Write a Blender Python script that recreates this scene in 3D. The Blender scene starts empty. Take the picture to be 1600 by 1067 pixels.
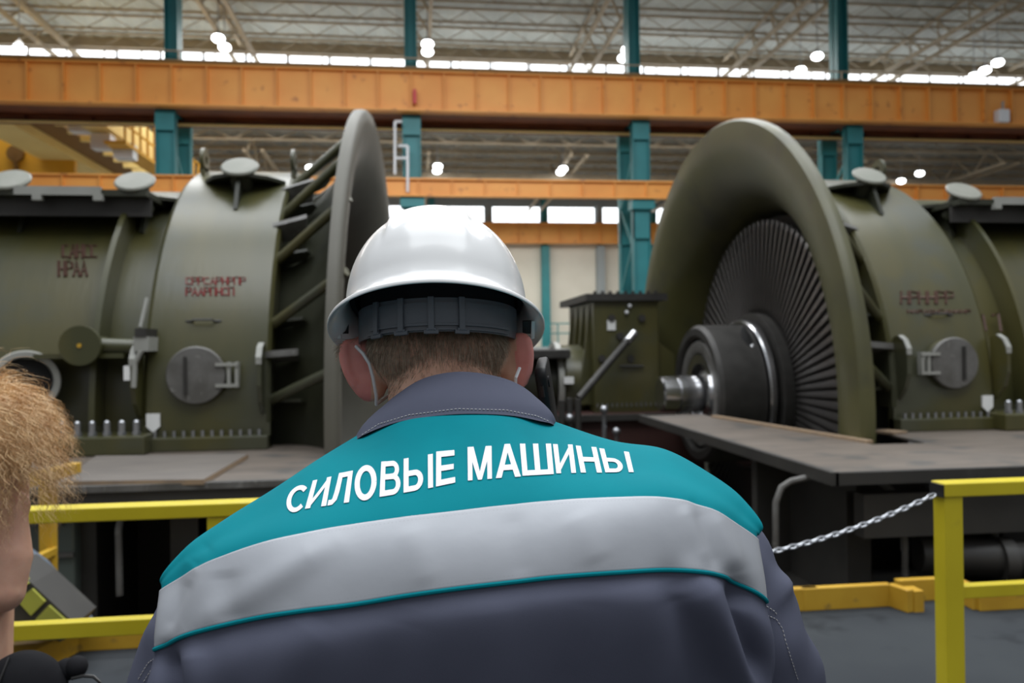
import bpy, bmesh, math, random
import numpy as np
from mathutils import Vector, Matrix
from mathutils.bvhtree import BVHTree
R = math.radians
random.seed(7); rng = np.random.default_rng(7)
scene = bpy.context.scene
col = scene.collection

# ---------------------------------------------------------------- camera
CAMH = 1.55
F = 1244.0
cam_d = bpy.data.cameras.new('camera'); cam = bpy.data.objects.new('camera', cam_d); col.objects.link(cam)
cam_d.sensor_width = 36.0; cam_d.lens = F / 1600 * 36
cam_d.clip_start = 0.05; cam_d.clip_end = 400
CM = Matrix.Translation((0, 0, CAMH)) @ Matrix.Rotation(R(-7), 4, 'Z') @ Matrix.Rotation(R(90.3), 4, 'X') @ Matrix.Rotation(R(-0.716), 4, 'Z')
cam.matrix_world = CM
cam_d.dof.use_dof = True; cam_d.dof.focus_distance = 0.80; cam_d.dof.aperture_fstop = 7.1
scene.camera = cam

# ---------------------------------------------------------------- world and light
world = bpy.data.worlds.new('world'); scene.world = world; world.use_nodes = True
wn = world.node_tree; wn.nodes.clear()
wo = wn.nodes.new('ShaderNodeOutputWorld'); wb = wn.nodes.new('ShaderNodeBackground')
tc = wn.nodes.new('ShaderNodeTexCoord'); sx = wn.nodes.new('ShaderNodeSeparateXYZ'); rp = wn.nodes.new('ShaderNodeValToRGB')
wn.links.new(tc.outputs['Generated'], sx.inputs[0]); wn.links.new(sx.outputs['Z'], rp.inputs[0])
mr = rp.color_ramp
mr.elements[0].position = 0.0; mr.elements[0].color = (0.20, 0.20, 0.19, 1)
mr.elements[1].position = 0.9; mr.elements[1].color = (0.80, 0.86, 0.95, 1)
e = mr.elements.new(0.15); e.color = (0.44, 0.44, 0.44, 1)
wn.links.new(rp.outputs[0], wb.inputs[0]); wb.inputs[1].default_value = 0.75
wn.links.new(wb.outputs[0], wo.inputs[0])

def area_light(name, loc, size, energy, color=(1, 1, 1), target=None, sy=None):
    d = bpy.data.lights.new(name, 'AREA'); d.size = size; d.energy = energy; d.color = color
    if sy: d.shape = 'RECTANGLE'; d.size_y = sy
    o = bpy.data.objects.new(name, d); o.location = loc; col.objects.link(o)
    if target: o.rotation_euler = (Vector(target) - Vector(loc)).to_track_quat('-Z', 'Y').to_euler()
    return o
# unseen area lights added overhead, standing in for daylight and lamp rows
area_light('overhead_area', (1.5, 0.5, 15), 16, 1900, (0.95, 0.98, 1), sy=9)
area_light('overhead_area', (1.5, 10.5, 16), 22, 1900, (0.95, 0.98, 1), sy=5)  # added above the casings to lay sheen bands on the drums
area_light('overhead_area', (1, 22.0, 17), 26, 5200, (0.97, 0.98, 1), sy=4, target=(1, 26, 0))
area_light('overhead_area', (-2, 51.0, 20), 50, 5200, (1, 0.98, 0.94), sy=6)
area_light('overhead_area', (2, 72.0, 14), 40, 6000, (1, 0.98, 0.94), sy=8)

scene.view_settings.view_transform = 'Standard'; scene.view_settings.look = 'None'
scene.view_settings.exposure = 0.0; scene.view_settings.gamma = 1.0
scene.view_settings.use_curve_mapping = False

# ---------------------------------------------------------------- pixel to point helpers
M3 = CM.to_3x3()
def ray(px, py):
    return (M3 @ Vector(((px - 800) / F, (533.5 - py) / F, -1.0)))
O = Vector((0, 0, CAMH))
def P(px, py, d): return O + ray(px, py) * d            # camera depth
def WY(px, py, Y): r = ray(px, py); return O + r * (Y / r.y)
def WZ(px, py, Z): r = ray(px, py); return O + r * ((Z - CAMH) / r.z)
def WX(px, py, X): r = ray(px, py); return O + r * (X / r.x)
CY, SY_ = math.cos(R(7)), math.sin(R(7))
def LM(x, y, z): return Vector((x * CY + y * SY_, -x * SY_ + y * CY, z))   # man's frame to hall frame

# ---------------------------------------------------------------- materials
def mat(name, c, rough=0.6, metal=0.0, noise=None, bump=None, spec=0.5, coat=0, emit=None, sss=0, stretch=None, dirt=None, sheen=0):
    m = bpy.data.materials.new(name); m.use_nodes = True
    nt = m.node_tree; b = nt.nodes['Principled BSDF']
    b.inputs['Base Color'].default_value = (*c, 1); b.inputs['Roughness'].default_value = rough
    b.inputs['Metallic'].default_value = metal; b.inputs['Specular IOR Level'].default_value = spec
    if coat: b.inputs['Coat Weight'].default_value = coat; b.inputs['Coat Roughness'].default_value = 0.08
    if sheen: b.inputs['Sheen Weight'].default_value = sheen
    if sss: b.inputs['Subsurface Weight'].default_value = sss; b.inputs['Subsurface Radius'].default_value = (0.012, 0.004, 0.002); b.inputs['Subsurface Scale'].default_value = 1
    if emit: b.inputs['Emission Color'].default_value = (*emit[0], 1); b.inputs['Emission Strength'].default_value = emit[1]
    tcn = nt.nodes.new('ShaderNodeTexCoord'); vec = tcn.outputs['Object']
    if stretch:
        mp = nt.nodes.new('ShaderNodeMapping'); mp.inputs['Scale'].default_value = stretch
        nt.links.new(vec, mp.inputs[0]); vec = mp.outputs[0]
    if noise:     # (scale, second colour, detail)
        n = nt.nodes.new('ShaderNodeTexNoise'); n.inputs['Scale'].default_value = noise[0]; n.inputs['Detail'].default_value = 6
        nt.links.new(vec, n.inputs['Vector'])
        cr = nt.nodes.new('ShaderNodeValToRGB'); cr.color_ramp.elements[0].position = 0.35; cr.color_ramp.elements[1].position = 0.65
        cr.color_ramp.elements[0].color = (*c, 1); cr.color_ramp.elements[1].color = (*noise[1], 1)
        nt.links.new(n.outputs['Fac'], cr.inputs[0]); out = cr.outputs[0]
        if dirt:   # (scale, colour, threshold)
            n2 = nt.nodes.new('ShaderNodeTexNoise'); n2.inputs['Scale'].default_value = dirt[0]; n2.inputs['Detail'].default_value = 8
            nt.links.new(tcn.outputs['Object'], n2.inputs['Vector'])
            c2 = nt.nodes.new('ShaderNodeValToRGB'); c2.color_ramp.elements[0].position = dirt[2]; c2.color_ramp.elements[1].position = dirt[2] + 0.12
            mx = nt.nodes.new('ShaderNodeMix'); mx.data_type = 'RGBA'
            nt.links.new(n2.outputs['Fac'], c2.inputs[0]); nt.links.new(c2.outputs[0], mx.inputs[0])
            nt.links.new(out, mx.inputs[6]); mx.inputs[7].default_value = (*dirt[1], 1); out = mx.outputs[2]
        nt.links.new(out, b.inputs['Base Color'])
    if bump:      # (scale, strength, distance)
        n = nt.nodes.new('ShaderNodeTexNoise'); n.inputs['Scale'].default_value = bump[0]; n.inputs['Detail'].default_value = 4
        nt.links.new(vec, n.inputs['Vector'])
        bp = nt.nodes.new('ShaderNodeBump'); bp.inputs['Strength'].default_value = bump[1]; bp.inputs['Distance'].default_value = bump[2]
        nt.links.new(n.outputs['Fac'], bp.inputs['Height']); nt.links.new(bp.outputs[0], b.inputs['Normal'])
    return m

M = {}
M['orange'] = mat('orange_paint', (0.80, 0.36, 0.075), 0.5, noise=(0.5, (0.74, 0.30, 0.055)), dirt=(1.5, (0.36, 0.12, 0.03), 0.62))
M['orange_dark'] = mat('shaded_orange_paint', (0.20, 0.06, 0.02), 0.6, noise=(0.7, (0.14, 0.04, 0.015)))  # orange paint with the shade between the girders put into its colour
M['teal_steel'] = mat('teal_paint', (0.022, 0.20, 0.215), 0.5, noise=(0.8, (0.018, 0.165, 0.18)))
M['beige_steel'] = mat('beige_steel', (0.46, 0.38, 0.27), 0.6, noise=(1, (0.38, 0.31, 0.22)))
M['deckroof'] = mat('roof_sheet', (0.36, 0.385, 0.35), 0.5, metal=0.0, noise=(0.25, (0.52, 0.545, 0.50)), stretch=(1, 0.3, 1))
M['deckroof_low'] = mat('low_roof_sheet', (0.26, 0.26, 0.235), 0.6, noise=(0.2, (0.36, 0.35, 0.31)))
M['panel'] = mat('cream_panel', (0.60, 0.57, 0.49), 0.6, noise=(0.3, (0.66, 0.63, 0.55)))
M['siding'] = mat('grey_siding', (0.30, 0.33, 0.34), 0.6, noise=(0.3, (0.26, 0.29, 0.30)))
M['skyglass'] = mat('daylight_pane', (0.9, 0.95, 1), 0.3, emit=((0.93, 0.97, 1), 2.6))
M['lamp'] = mat('lamp_glow', (1, 1, 1), 0.3, emit=((0.95, 0.98, 1), 9))
M['fixture'] = mat('grey_fixture', (0.35, 0.35, 0.35), 0.5)
M['floor'] = mat('grey_floor', (0.032, 0.036, 0.041), 0.8, noise=(1.2, (0.042, 0.047, 0.051)), spec=0.12, dirt=(3, (0.022, 0.025, 0.028), 0.6), bump=(60, 0.2, 0.002))
M['pit'] = mat('pit_concrete', (0.05, 0.05, 0.048), 0.9)
M['bounce_floor'] = mat('pale_bounce_floor', (0.34, 0.33, 0.31), 0.8, noise=(0.4, (0.28, 0.27, 0.25)))  # kept pale so that the far floor bounces light upwards
OL = (0.050, 0.051, 0.018)
M['olive'] = mat('olive_paint', OL, 0.34, metal=0.0, noise=(0.9, (0.080, 0.070, 0.020)), stretch=(2.5, .6, .6), dirt=(1.2, (0.060, 0.062, 0.036), 0.50), bump=(8, 0.12, 0.01), spec=0.65)
M['olive_bell'] = mat('olive_bell_paint', (0.066, 0.064, 0.024), 0.42, noise=(1.1, (0.092, 0.086, 0.030)), dirt=(1.3, (0.058, 0.055, 0.026), 0.55), spec=0.5)
M['primer'] = mat('grey_primer', (0.115, 0.108, 0.085), 0.55, noise=(1.5, (0.09, 0.085, 0.065)))
M['olive_dark'] = mat('dark_olive_shade', (0.020, 0.022, 0.012), 0.5, noise=(1.2, (0.028, 0.029, 0.015)), dirt=(3, (0.035, 0.035, 0.028), 0.62))  # darker olive; behind the bells it paints in the shade of the gap
M['steel_grey'] = mat('weathered_grey_steel', (0.16, 0.155, 0.145), 0.55, metal=0.2, noise=(6, (0.10, 0.095, 0.085)), dirt=(12, (0.24, 0.235, 0.22), 0.6))
M['disc_grey'] = mat('grey_olive_disc', (0.16, 0.165, 0.13), 0.5, noise=(4, (0.2, 0.2, 0.165)))
M['lightgrey'] = mat('light_grey_steel', (0.34, 0.34, 0.31), 0.5, metal=0.1, noise=(5, (0.3, 0.3, 0.27)))
M['black_void'] = mat('black_bore', (0.008, 0.008, 0.008), 0.9)
M['machined'] = mat('machined_steel', (0.62, 0.62, 0.63), 0.22, metal=1.0)
M['bolt'] = mat('bolt_steel', (0.42, 0.43, 0.45), 0.35, metal=0.9)
M['rotor'] = mat('dark_rotor_steel', (0.05, 0.047, 0.043), 0.55, metal=0.3, noise=(6, (0.035, 0.033, 0.03)))
M['blade'] = mat('blade_steel', (0.13, 0.122, 0.116), 0.46, metal=0.9)
M['deck'] = mat('worn_steel_deck', (0.115, 0.095, 0.078), 0.5, metal=0.0, noise=(3, (0.165, 0.135, 0.11)), stretch=(0.4, 3, 1), dirt=(2.5, (0.085, 0.078, 0.07), 0.52))
M['ply'] = mat('plywood', (0.36, 0.25, 0.15), 0.7, noise=(8, (0.26, 0.19, 0.13)), stretch=(1, 6, 1))
M['plytop'] = mat('trodden_plywood', (0.155, 0.135, 0.115), 0.7, noise=(4, (0.115, 0.10, 0.088)), stretch=(0.6, 5, 1))
M['blacksteel'] = mat('black_steel', (0.032, 0.030, 0.027), 0.5, noise=(2, (0.045, 0.042, 0.037)), dirt=(5, (0.05, 0.048, 0.043), 0.62))
M['redbrown'] = mat('red_primer', (0.05, 0.018, 0.014), 0.6)
M['yellow'] = mat('yellow_paint', (0.66, 0.54, 0.02), 0.42, noise=(3, (0.58, 0.46, 0.015)), dirt=(9, (0.42, 0.32, 0.03), 0.68))
M['gold'] = mat('golden_yellow_paint', (0.60, 0.36, 0.03), 0.5, noise=(3, (0.50, 0.28, 0.02)), dirt=(10, (0.25, 0.16, 0.04), 0.64))
M['zinc'] = mat('zinc_chain', (0.55, 0.57, 0.60), 0.35, metal=0.7)
M['paleyellow'] = mat('pale_yellow_crane_paint', (0.85, 0.66, 0.26), 0.5, noise=(0.6, (0.9, 0.72, 0.3)))
M['craneyellow'] = mat('deep_yellow_crane_paint', (0.80, 0.42, 0.03), 0.5, noise=(0.6, (0.7, 0.35, 0.02)))
M['brown'] = mat('brown_paint', (0.20, 0.10, 0.02), 0.6)
M['white'] = mat('white_paint', (0.75, 0.76, 0.78), 0.5)
M['paper'] = mat('white_paper', (0.8, 0.8, 0.78), 0.7)
M['redmark'] = mat('red_marker', (0.20, 0.022, 0.020), 0.6)
M['redmark_faint'] = mat('faded_red_marker', (0.085, 0.040, 0.026), 0.6)
M['red'] = mat('red_plastic', (0.5, 0.03, 0.03), 0.5)

# cloth, skin and so on
def fabric(name, c, c2, rough=0.85, scale=900):
    m = mat(name, c, rough, noise=(14, c2), sheen=0.0, spec=0.12)
    nt = m.node_tree; b = nt.nodes['Principled BSDF']
    tcn = nt.nodes.new('ShaderNodeTexCoord'); mp = nt.nodes.new('ShaderNodeMapping'); mp.inputs['Rotation'].default_value = (0, 0.9, 0.8)
    n = nt.nodes.new('ShaderNodeTexNoise'); n.inputs['Scale'].default_value = 1500
    ad = nt.nodes.new('ShaderNodeMath'); ad.operation = 'ADD'
    bp = nt.nodes.new('ShaderNodeBump'); bp.inputs['Strength'].default_value = 0.22; bp.inputs['Distance'].default_value = 0.0005
    nt.links.new(tcn.outputs['Object'], mp.inputs[0]); nt.links.new(tcn.outputs['Object'], n.inputs['Vector'])
    ad.inputs[0].default_value = 0.0; nt.links.new(n.outputs['Fac'], ad.inputs[1])
    nt.links.new(ad.outputs[0], bp.inputs['Height']); nt.links.new(bp.outputs[0], b.inputs['Normal'])
    return m
M['teal_cloth'] = fabric('teal_twill', (0.0, 0.205, 0.245), (0.0, 0.188, 0.228))
M['grey_cloth'] = fabric('slate_grey_twill', (0.098, 0.104, 0.146), (0.088, 0.094, 0.132))
M['reflective'] = mat('silver_reflective_tape', (0.365, 0.38, 0.41), 0.5, metal=0.1, noise=(16, (0.40, 0.415, 0.445)), bump=(35, 0.12, 0.003))
M['thread'] = mat('white_embroidery', (0.80, 0.80, 0.86), 0.6, bump=(900, 0.5, 0.001))
M['stitch'] = mat('light_grey_stitching', (0.55, 0.53, 0.52), 0.8)
M['stitch_seam'] = mat('tape_stitching', (0.30, 0.30, 0.32), 0.8)
M['skin'] = mat('skin', (0.66, 0.385, 0.27), 0.5, sss=0.2, noise=(30, (0.60, 0.33, 0.23)), bump=(260, 0.15, 0.001))
M['ear_skin'] = mat('flushed_skin', (0.74, 0.29, 0.25), 0.5, sss=0.35, noise=(40, (0.68, 0.24, 0.21)))
M['hair'] = mat('light_brown_hair', (0.22, 0.16, 0.11), 0.5, noise=(160, (0.42, 0.33, 0.24)))
M['blond'] = mat('blond_hair', (0.86, 0.62, 0.34), 0.45, noise=(38, (0.50, 0.29, 0.13)))
M['helmet'] = mat('white_helmet_plastic', (0.84, 0.84, 0.83), 0.24, coat=0.25, sss=0.0)
M['band'] = mat('dark_grey_strap_plastic', (0.085, 0.095, 0.112), 0.42, bump=(300, 0.2, 0.0008))
M['black_plastic'] = mat('black_plastic', (0.012, 0.012, 0.013), 0.5)
M['phone'] = mat('black_phone_case', (0.008, 0.008, 0.009), 0.5, spec=0.25)
M['mask'] = mat('white_mask_cloth', (0.7, 0.73, 0.75), 0.8)
M['elastic'] = mat('white_elastic', (0.66, 0.66, 0.68), 0.8)
M['darkcloth'] = fabric('black_cloth', (0.012, 0.012, 0.014), (0.016, 0.016, 0.018))
M['jeans'] = fabric('dark_blue_cloth', (0.03, 0.04, 0.07), (0.04, 0.05, 0.08))
M['leather'] = mat('black_leather', (0.015, 0.014, 0.013), 0.4)
M['bluepipe'] = mat('blue_grey_hose', (0.10, 0.13, 0.17), 0.5)
M['limeyellow'] = mat('lime_yellow_paint', (0.42, 0.42, 0.06), 0.5, noise=(4, (0.3, 0.3, 0.05)))
M['greenglass'] = mat('dusty_green_panel', (0.10, 0.125, 0.112), 0.35, noise=(1.5, (0.13, 0.15, 0.13)))

# ---------------------------------------------------------------- mesh builder
ORG = {}
def org(parent): return ORG.get(parent.name, Vector((0, 0, 0))) if parent else Vector((0, 0, 0))
def tag(o, label=None, cat=None, group=None, kind=None):
    if label: o['label'] = label
    if cat: o['category'] = cat
    if group: o['group'] = group
    if kind: o['kind'] = kind
    return o
def thing(name, loc, label, cat, group=None):
    o = bpy.data.objects.new(name, None); col.objects.link(o); o.location = loc; o.empty_display_size = 0.2
    ORG[o.name] = Vector(loc); tag(o, label, cat, group); return o
def frame_of(axis, up=(0, 0, 1)):
    a = Vector(axis).normalized(); u = Vector(up)
    if abs(a.dot(u)) > 0.98: u = Vector((0, 1, 0))
    s = a.cross(u).normalized(); return s, s.cross(a).normalized(), a
class MB:
    def __init__(s): s.v = []; s.f = []
    def add(s, vs, fs):
        k = len(s.v); s.v += [Vector(p) for p in vs]; s.f += [tuple(i + k for i in f) for f in fs]; return s
    def box(s, a, b):
        x0, y0, z0 = a; x1, y1, z1 = b
        return s.add([(x0,y0,z0),(x1,y0,z0),(x1,y1,z0),(x0,y1,z0),(x0,y0,z1),(x1,y0,z1),(x1,y1,z1),(x0,y1,z1)],
                     [(0,3,2,1),(4,5,6,7),(0,1,5,4),(1,2,6,5),(2,3,7,6),(3,0,4,7)])
    def beam(s, p, q, w, h, up=(0, 0, 1)):
        p, q = Vector(p), Vector(q); S, U, A = frame_of(q - p, up); vs = []
        for c in (p, q):
            for i, j in ((-1,-1),(1,-1),(1,1),(-1,1)): vs.append(c + S * (i * w / 2) + U * (j * h / 2))
        return s.add(vs, [(0,1,2,3),(7,6,5,4),(0,4,5,1),(1,5,6,2),(2,6,7,3),(3,7,4,0)])
    def cyl(s, p, q, r0, r1=None, n=16, cap=True):
        return s.tube([p, q], [r0, r0 if r1 is None else r1], n, cap)
    def tube(s, pts, rs, n=8, cap=True, closed=False):
        pts = [Vector(p) for p in pts]
        if not isinstance(rs, (list, tuple)): rs = [rs] * len(pts)
        k = len(s.v); m = len(pts); U = None
        for i, p in enumerate(pts):
            if closed: A = pts[(i + 1) % m] - pts[i - 1]
            else: A = pts[min(i + 1, m - 1)] - pts[max(i - 1, 0)]
            if A.length < 1e-9: A = Vector((0, 0, 1))
            A.normalize()
            if U is None: S, U, _ = frame_of(A)
            U = (U - A * U.dot(A)); U.normalize(); S = A.cross(U)
            for j in range(n):
                a = 2 * math.pi * j / n; s.v.append(p + (S * math.cos(a) + U * math.sin(a)) * rs[i])
        for i in range(m if closed else m - 1):
            i2 = (i + 1) % m
            for j in range(n):
                j2 = (j + 1) % n; s.f.append((k+i*n+j, k+i*n+j2, k+i2*n+j2, k+i2*n+j))
        if cap and not closed:
            s.f.append(tuple(k + j for j in range(n))[::-1]); s.f.append(tuple(k + (m-1)*n + j for j in range(n)))
        return s
    def lathe(s, prof, o, axis=(1, 0, 0), n=64, a0=0, a1=360, up=(0, 0, 1), closed=True):
        """prof: (along axis, radius) closed loop; angles 0 faces -Y, 90 faces up"""
        o = Vector(o); S, U, A = frame_of(axis, up); full = abs(a1 - a0) > 359.9
        k = len(s.v); m = len(prof); cnt = n if full else n + 1
        for i in range(cnt):
            a = R(a0 + (a1 - a0) * i / n)
            for (x, r) in prof: s.v.append(o + A * x + (S * math.cos(a) + U * math.sin(a)) * r)
        for i in range(n):
            i2 = (i + 1) % cnt
            for j in range(m if closed else m - 1):
                j2 = (j + 1) % m; s.f.append((k+i*m+j, k+i*m+j2, k+i2*m+j2, k+i2*m+j))
        if not full and closed:
            s.f.append(tuple(k + j for j in range(m))); s.f.append(tuple(k + n*m + j for j in range(m))[::-1])
        return s
    def prism(s, pts, vec):
        """closed polygon pts extruded along vec"""
        n = len(pts); vec = Vector(vec); pts = [Vector(p) for p in pts]
        return s.add(pts + [p + vec for p in pts], [tuple(range(n))[::-1], tuple(range(n, 2*n))] + [(i, (i+1)%n, n+(i+1)%n, n+i) for i in range(n)])
    def grid(s, G, closed_u=False, closed_v=False):
        nu = len(G); nv = len(G[0]); k = len(s.v)
        for row in G: s.v += [Vector(p) for p in row]
        for i in range(nu if closed_u else nu - 1):
            for j in range(nv if closed_v else nv - 1):
                i2 = (i+1) % nu; j2 = (j+1) % nv; s.f.append((k+i*nv+j, k+i*nv+j2, k+i2*nv+j2, k+i2*nv+j))
        return s
    def sphere(s, c, r, n=16, m=10, rot=None):
        c = Vector(c); r = Vector(r) if hasattr(r, '__len__') else Vector((r, r, r)); G = []
        for i in range(m + 1):
            t = math.pi * i / m; row = []
            for j in range(n):
                a = 2 * math.pi * j / n; v = Vector((r.x*math.sin(t)*math.cos(a), r.y*math.sin(t)*math.sin(a), r.z*math.cos(t)))
                if rot is not None: v = rot @ v
                row.append(c + v)
            G.append(row)
        return s.grid(G, closed_v=True)
    def build(s, name, m, parent=None, smooth=False, bevel=0, angle=40, at=None, fix=True):
        if parent: o0 = org(parent)
        else: o0 = Vector(at) if at is not None else Vector((0, 0, 0))
        me = bpy.data.meshes.new(name); me.from_pydata([tuple(p - o0) for p in s.v], [], s.f); me.update()
        if fix:
            bm = bmesh.new(); bm.from_mesh(me); bmesh.ops.remove_doubles(bm, verts=bm.verts, dist=1e-6)
            bmesh.ops.recalc_face_normals(bm, faces=bm.faces); bm.to_mesh(me); bm.free()
        me.materials.append(m); o = bpy.data.objects.new(name, me); col.objects.link(o)
        if parent: o.parent = parent; ORG[o.name] = o0
        else: o.location = o0; ORG[o.name] = o0
        if smooth:
            for p in me.polygons: p.use_smooth = True
            if angle < 180: me.set_sharp_from_angle(angle=R(angle))
        if bevel:
            b = o.modifiers.new('bevel', 'BEVEL'); b.width = bevel; b.segments = 2; b.limit_method = 'ANGLE'
        return o
def struct(name, mb, m, **k): o = mb.build(name, m, **k); o['kind'] = 'structure'; return o
def copy_tree(o, off, label=None, parent=None):
    c = o.copy(); col.objects.link(c)
    if parent is not None: c.parent = parent
    else:
        c.location = Vector(o.location) + Vector(off)
        if label: c['label'] = label
    for ch in list(o.children): copy_tree(ch, off, None, c)
    return c
# ================================================================ THE HALL
# shop floor, pit beyond its edge and the outer walls
struct('floor', MB().box((-16, -4, -0.3), (16, 4.45, 0.0)), M['floor'])
struct('floor_pit', MB().box((-60, 4.45, -2.7), (80, 84, -2.4)), M['pit'])
struct('floor_far', MB().box((-60, 30, -2.4), (80, 84, -2.36)), M['bounce_floor'])  # pale slab added over the pit floor to bounce light onto the roofs
struct('wall_pit', MB().box((-16, 4.40, -2.4), (16, 4.45, -0.3)), M['pit'])
YW = 84.0
zwt = WY(880, 324, YW).z; zwb = WY(880, 346, YW).z
zb3t = WY(880, 351, YW).z; zb3b = WY(880, 383, YW).z
x_off = WY(850.5, 330, YW).x
struct('wall_back', MB().box((-60, YW + .3, -2.4), (90, YW + .6, zb3b + .3)), M['panel'])
mb = MB().box((-60, YW + .3, zb3b + .3), (90, YW + .6, zwb - .05)).box((-60, YW + .3, zwt + .05), (90, YW + .6, 20))
for i in range(-9, 12):                       # piers between the windows
    x = x_off + 6 * i; mb.box((x - .45, YW + .3, zwb - .05), (x + .45, YW + .6, zwt + .05))
struct('wall_back_upper', mb, M['siding'])
for n, i in enumerate(range(-9, 11)):
    x = x_off + 6 * i
    o = struct('window_%d' % (n + 1), MB().box((x + .45, YW + .42, zwb - .05), (x + 5.55, YW + .46, zwt + .05)), M['skyglass'])
# far wall columns (teal) and the crane girder in front of that wall
for i in range(-9, 12):
    x = x_off + 6 * i
    mb = MB().box((x - .42, YW - .6, -2.4), (x + .42, YW + .3, zb3b - .15)).box((x - .5, YW - .62, 3.2), (x + .5, YW + .3, 3.35)).box((x - .3, YW - .1, zb3b - .2), (x + .3, YW + .3, 17.5))
    o = mb.build('wall_column', M['teal_steel'] if i % 2 == 0 else M['siding'])
    tag(o, 'slim steel column against the far wall below the distant crane girder', 'column', 'columns along the far wall')
def girder(name, label, Y0, Y1, zb, zt, x0, x1, step, xo, m, group=None, flange=.25):
    t = thing(name, (x0, Y0, zb), label, 'crane girder', group)
    MB().box((x0, Y0, zb + .06), (x1, Y0 + .04, zt)).build('web', m, t)
    MB().box((x0, Y0 - flange, zb), (x1, Y0 + flange, zb + .09)).build('bottom_flange', m, t)
    MB().box((x0, Y0 - flange, zt - .09), (x1, Y0 + flange, zt)).build('top_flange', m, t)
    x = xo - step * int((xo - x0) / step)
    while x < x1: MB().box((x - .03, Y0 - flange * .85, zb + .09), (x + .03, Y0, zt - .09)).build('stiffener', m, t, fix=False); x += step
    return t
girder('crane_girder', 'short orange plate girder in front of the far cream wall', YW - 1.2, YW, zb3b, zb3t, -50, 90, 2.2, 0, M['orange'])
MB_ = MB()
# teal catwalk railing along the far wall
t = thing('catwalk', (10, YW - 3, 2), 'teal railed catwalk low on the far wall', 'catwalk')
c0 = WY(790, 520, YW - 3); c1 = WY(960, 545, YW - 3)
MB().box((c0.x - 6, YW - 4, c1.z - .1), (c1.x + 8, YW - 2, c1.z + .3)).build('walkway', M['siding'], t)
for i in range(6): MB().box((c0.x - 5 + i * 4, YW - 3.5, -2.36), (c0.x - 4.7 + i * 4, YW - 3.2, c1.z - .1)).build('support_leg', M['teal_steel'], t)
mb = MB()
for zz in (c1.z + 1.6, c1.z + 2.6): mb.box((c0.x - 6, YW - 4, zz), (c1.x + 8, YW - 3.9, zz + .12))
x = c0.x - 6
while x < c1.x + 8: mb.box((x, YW - 4, c1.z + .3), (x + .12, YW - 3.9, c1.z + 2.7)); x += 1.6
mb.build('railing', M['teal_steel'], t)

# row of built-up columns with two tiers of crane girder
YC = 41.0
zg_b = WY(800, 179, 40).z; zg_t = WY(800, 117, 40).z
z2_b = WY(800, 309, 40.2).z; z2_t = WY(800, 281, 40.2).z
cx_ = [WY(p, 60, YC).x for p in (261, 637, 991, 1326)]
dx_ = (cx_[3] - cx_[0]) / 3
lab_c = ['teal built-up column left of the leftmost domed trunnions', 'teal column behind the white helmet, with white conduits', 'teal latticed column just left of the right bell mouth', 'teal column behind the right turbine casing']
for i, k in enumerate(range(-1, 6)):
    x = cx_[0] + dx_ * (k)
    lab = lab_c[k] if 0 <= k < 4 else 'teal column of the crane row outside the picture'
    if k in (-1,) or k > 3: continue
    t = thing('hall_column', (x, YC, -2.4), lab, 'column', 'columns carrying the orange girders')
    for nm, ya in (('leg', 40.5), ('leg', 43.2)):
        mb = MB().box((x - .46, ya, -2.4), (x - .40, ya + .5, zg_b)).box((x + .40, ya, -2.4), (x + .46, ya + .5, zg_b)).box((x - .46, ya + .22, -2.4), (x + .46, ya + .28, zg_b))
        mb.box((x - .46, ya - .02, zg_b - 1.0), (x + .46, ya + .1, zg_b)).box((x - .46, ya - .02, zg_b - 3.5), (x + .46, ya + .1, zg_b - 3.3)).box((x - .46, ya, z2_b - 2), (x + .46, ya + .1, z2_b))
        mb.build(nm, M['teal_steel'], t)
    mb = MB(); z = -2; s_ = 1
    while z < zg_b - 2.4:
        for xx in (x - .38, x + .38):
            a, b = (41.0, 43.2) if s_ > 0 else (43.2, 41.0); mb.beam((xx, a, z), (xx, b, z + 2.2), .12, .12)
        z += 2.2; s_ = -s_
    mb.build('lacing', M['teal_steel'], t)
    MB().box((x - .32, 41.6, zg_b), (x - .26, 42.5, 24)).box((x + .26, 41.6, zg_b), (x + .32, 42.5, 24)).box((x - .32, 42.0, zg_b), (x + .32, 42.1, 24)).build('upper_shaft', M['teal_steel'], t)
    MB().box((x - .6, 40.2, z2_b - .5), (x + .6, 41, z2_b)).build('bracket', M['teal_steel'], t)
g1 = girder('crane_girder', 'deep orange crane runway girder spanning the whole picture', 40, 42.6, zg_b, zg_t, -36, 48, 1.63, 0, M['orange'], flange=.3)
MB().box((-36, 39.6, zg_t), (48, 39.9, zg_t + .14)).build('crane_rail', M['brown'], g1)
t = girder('crane_girder', 'girder with shade painted in as brown, close behind the deep orange one', 42.6, 44, zg_b - .22, zg_t - .1, -36, 48, 3.2, 0, M['orange_dark'], flange=.3)
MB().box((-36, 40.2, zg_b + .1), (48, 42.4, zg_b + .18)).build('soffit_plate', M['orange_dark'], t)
MB().box((-36, 42.1, zg_b - .30), (48, 42.30, zg_b - .22)).build('edge_angle', M['paleyellow'], t)
# railing along the top of the deep girder
mb = MB()
for zz in (zg_t + .55, zg_t + 1.1): mb.box((-36, 41.2, zz), (48, 41.26, zz + .06))
for i in range(48): mb.box((-36 + i * 1.75, 41.2, zg_t), (-35.94 + i * 1.75, 41.26, zg_t + 1.1))
tag(mb.build('guard_rail', M['beige_steel'], at=(0, 41.2, zg_t)), 'thin beige guard rail along the top of the deep girder', 'railing')
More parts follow.
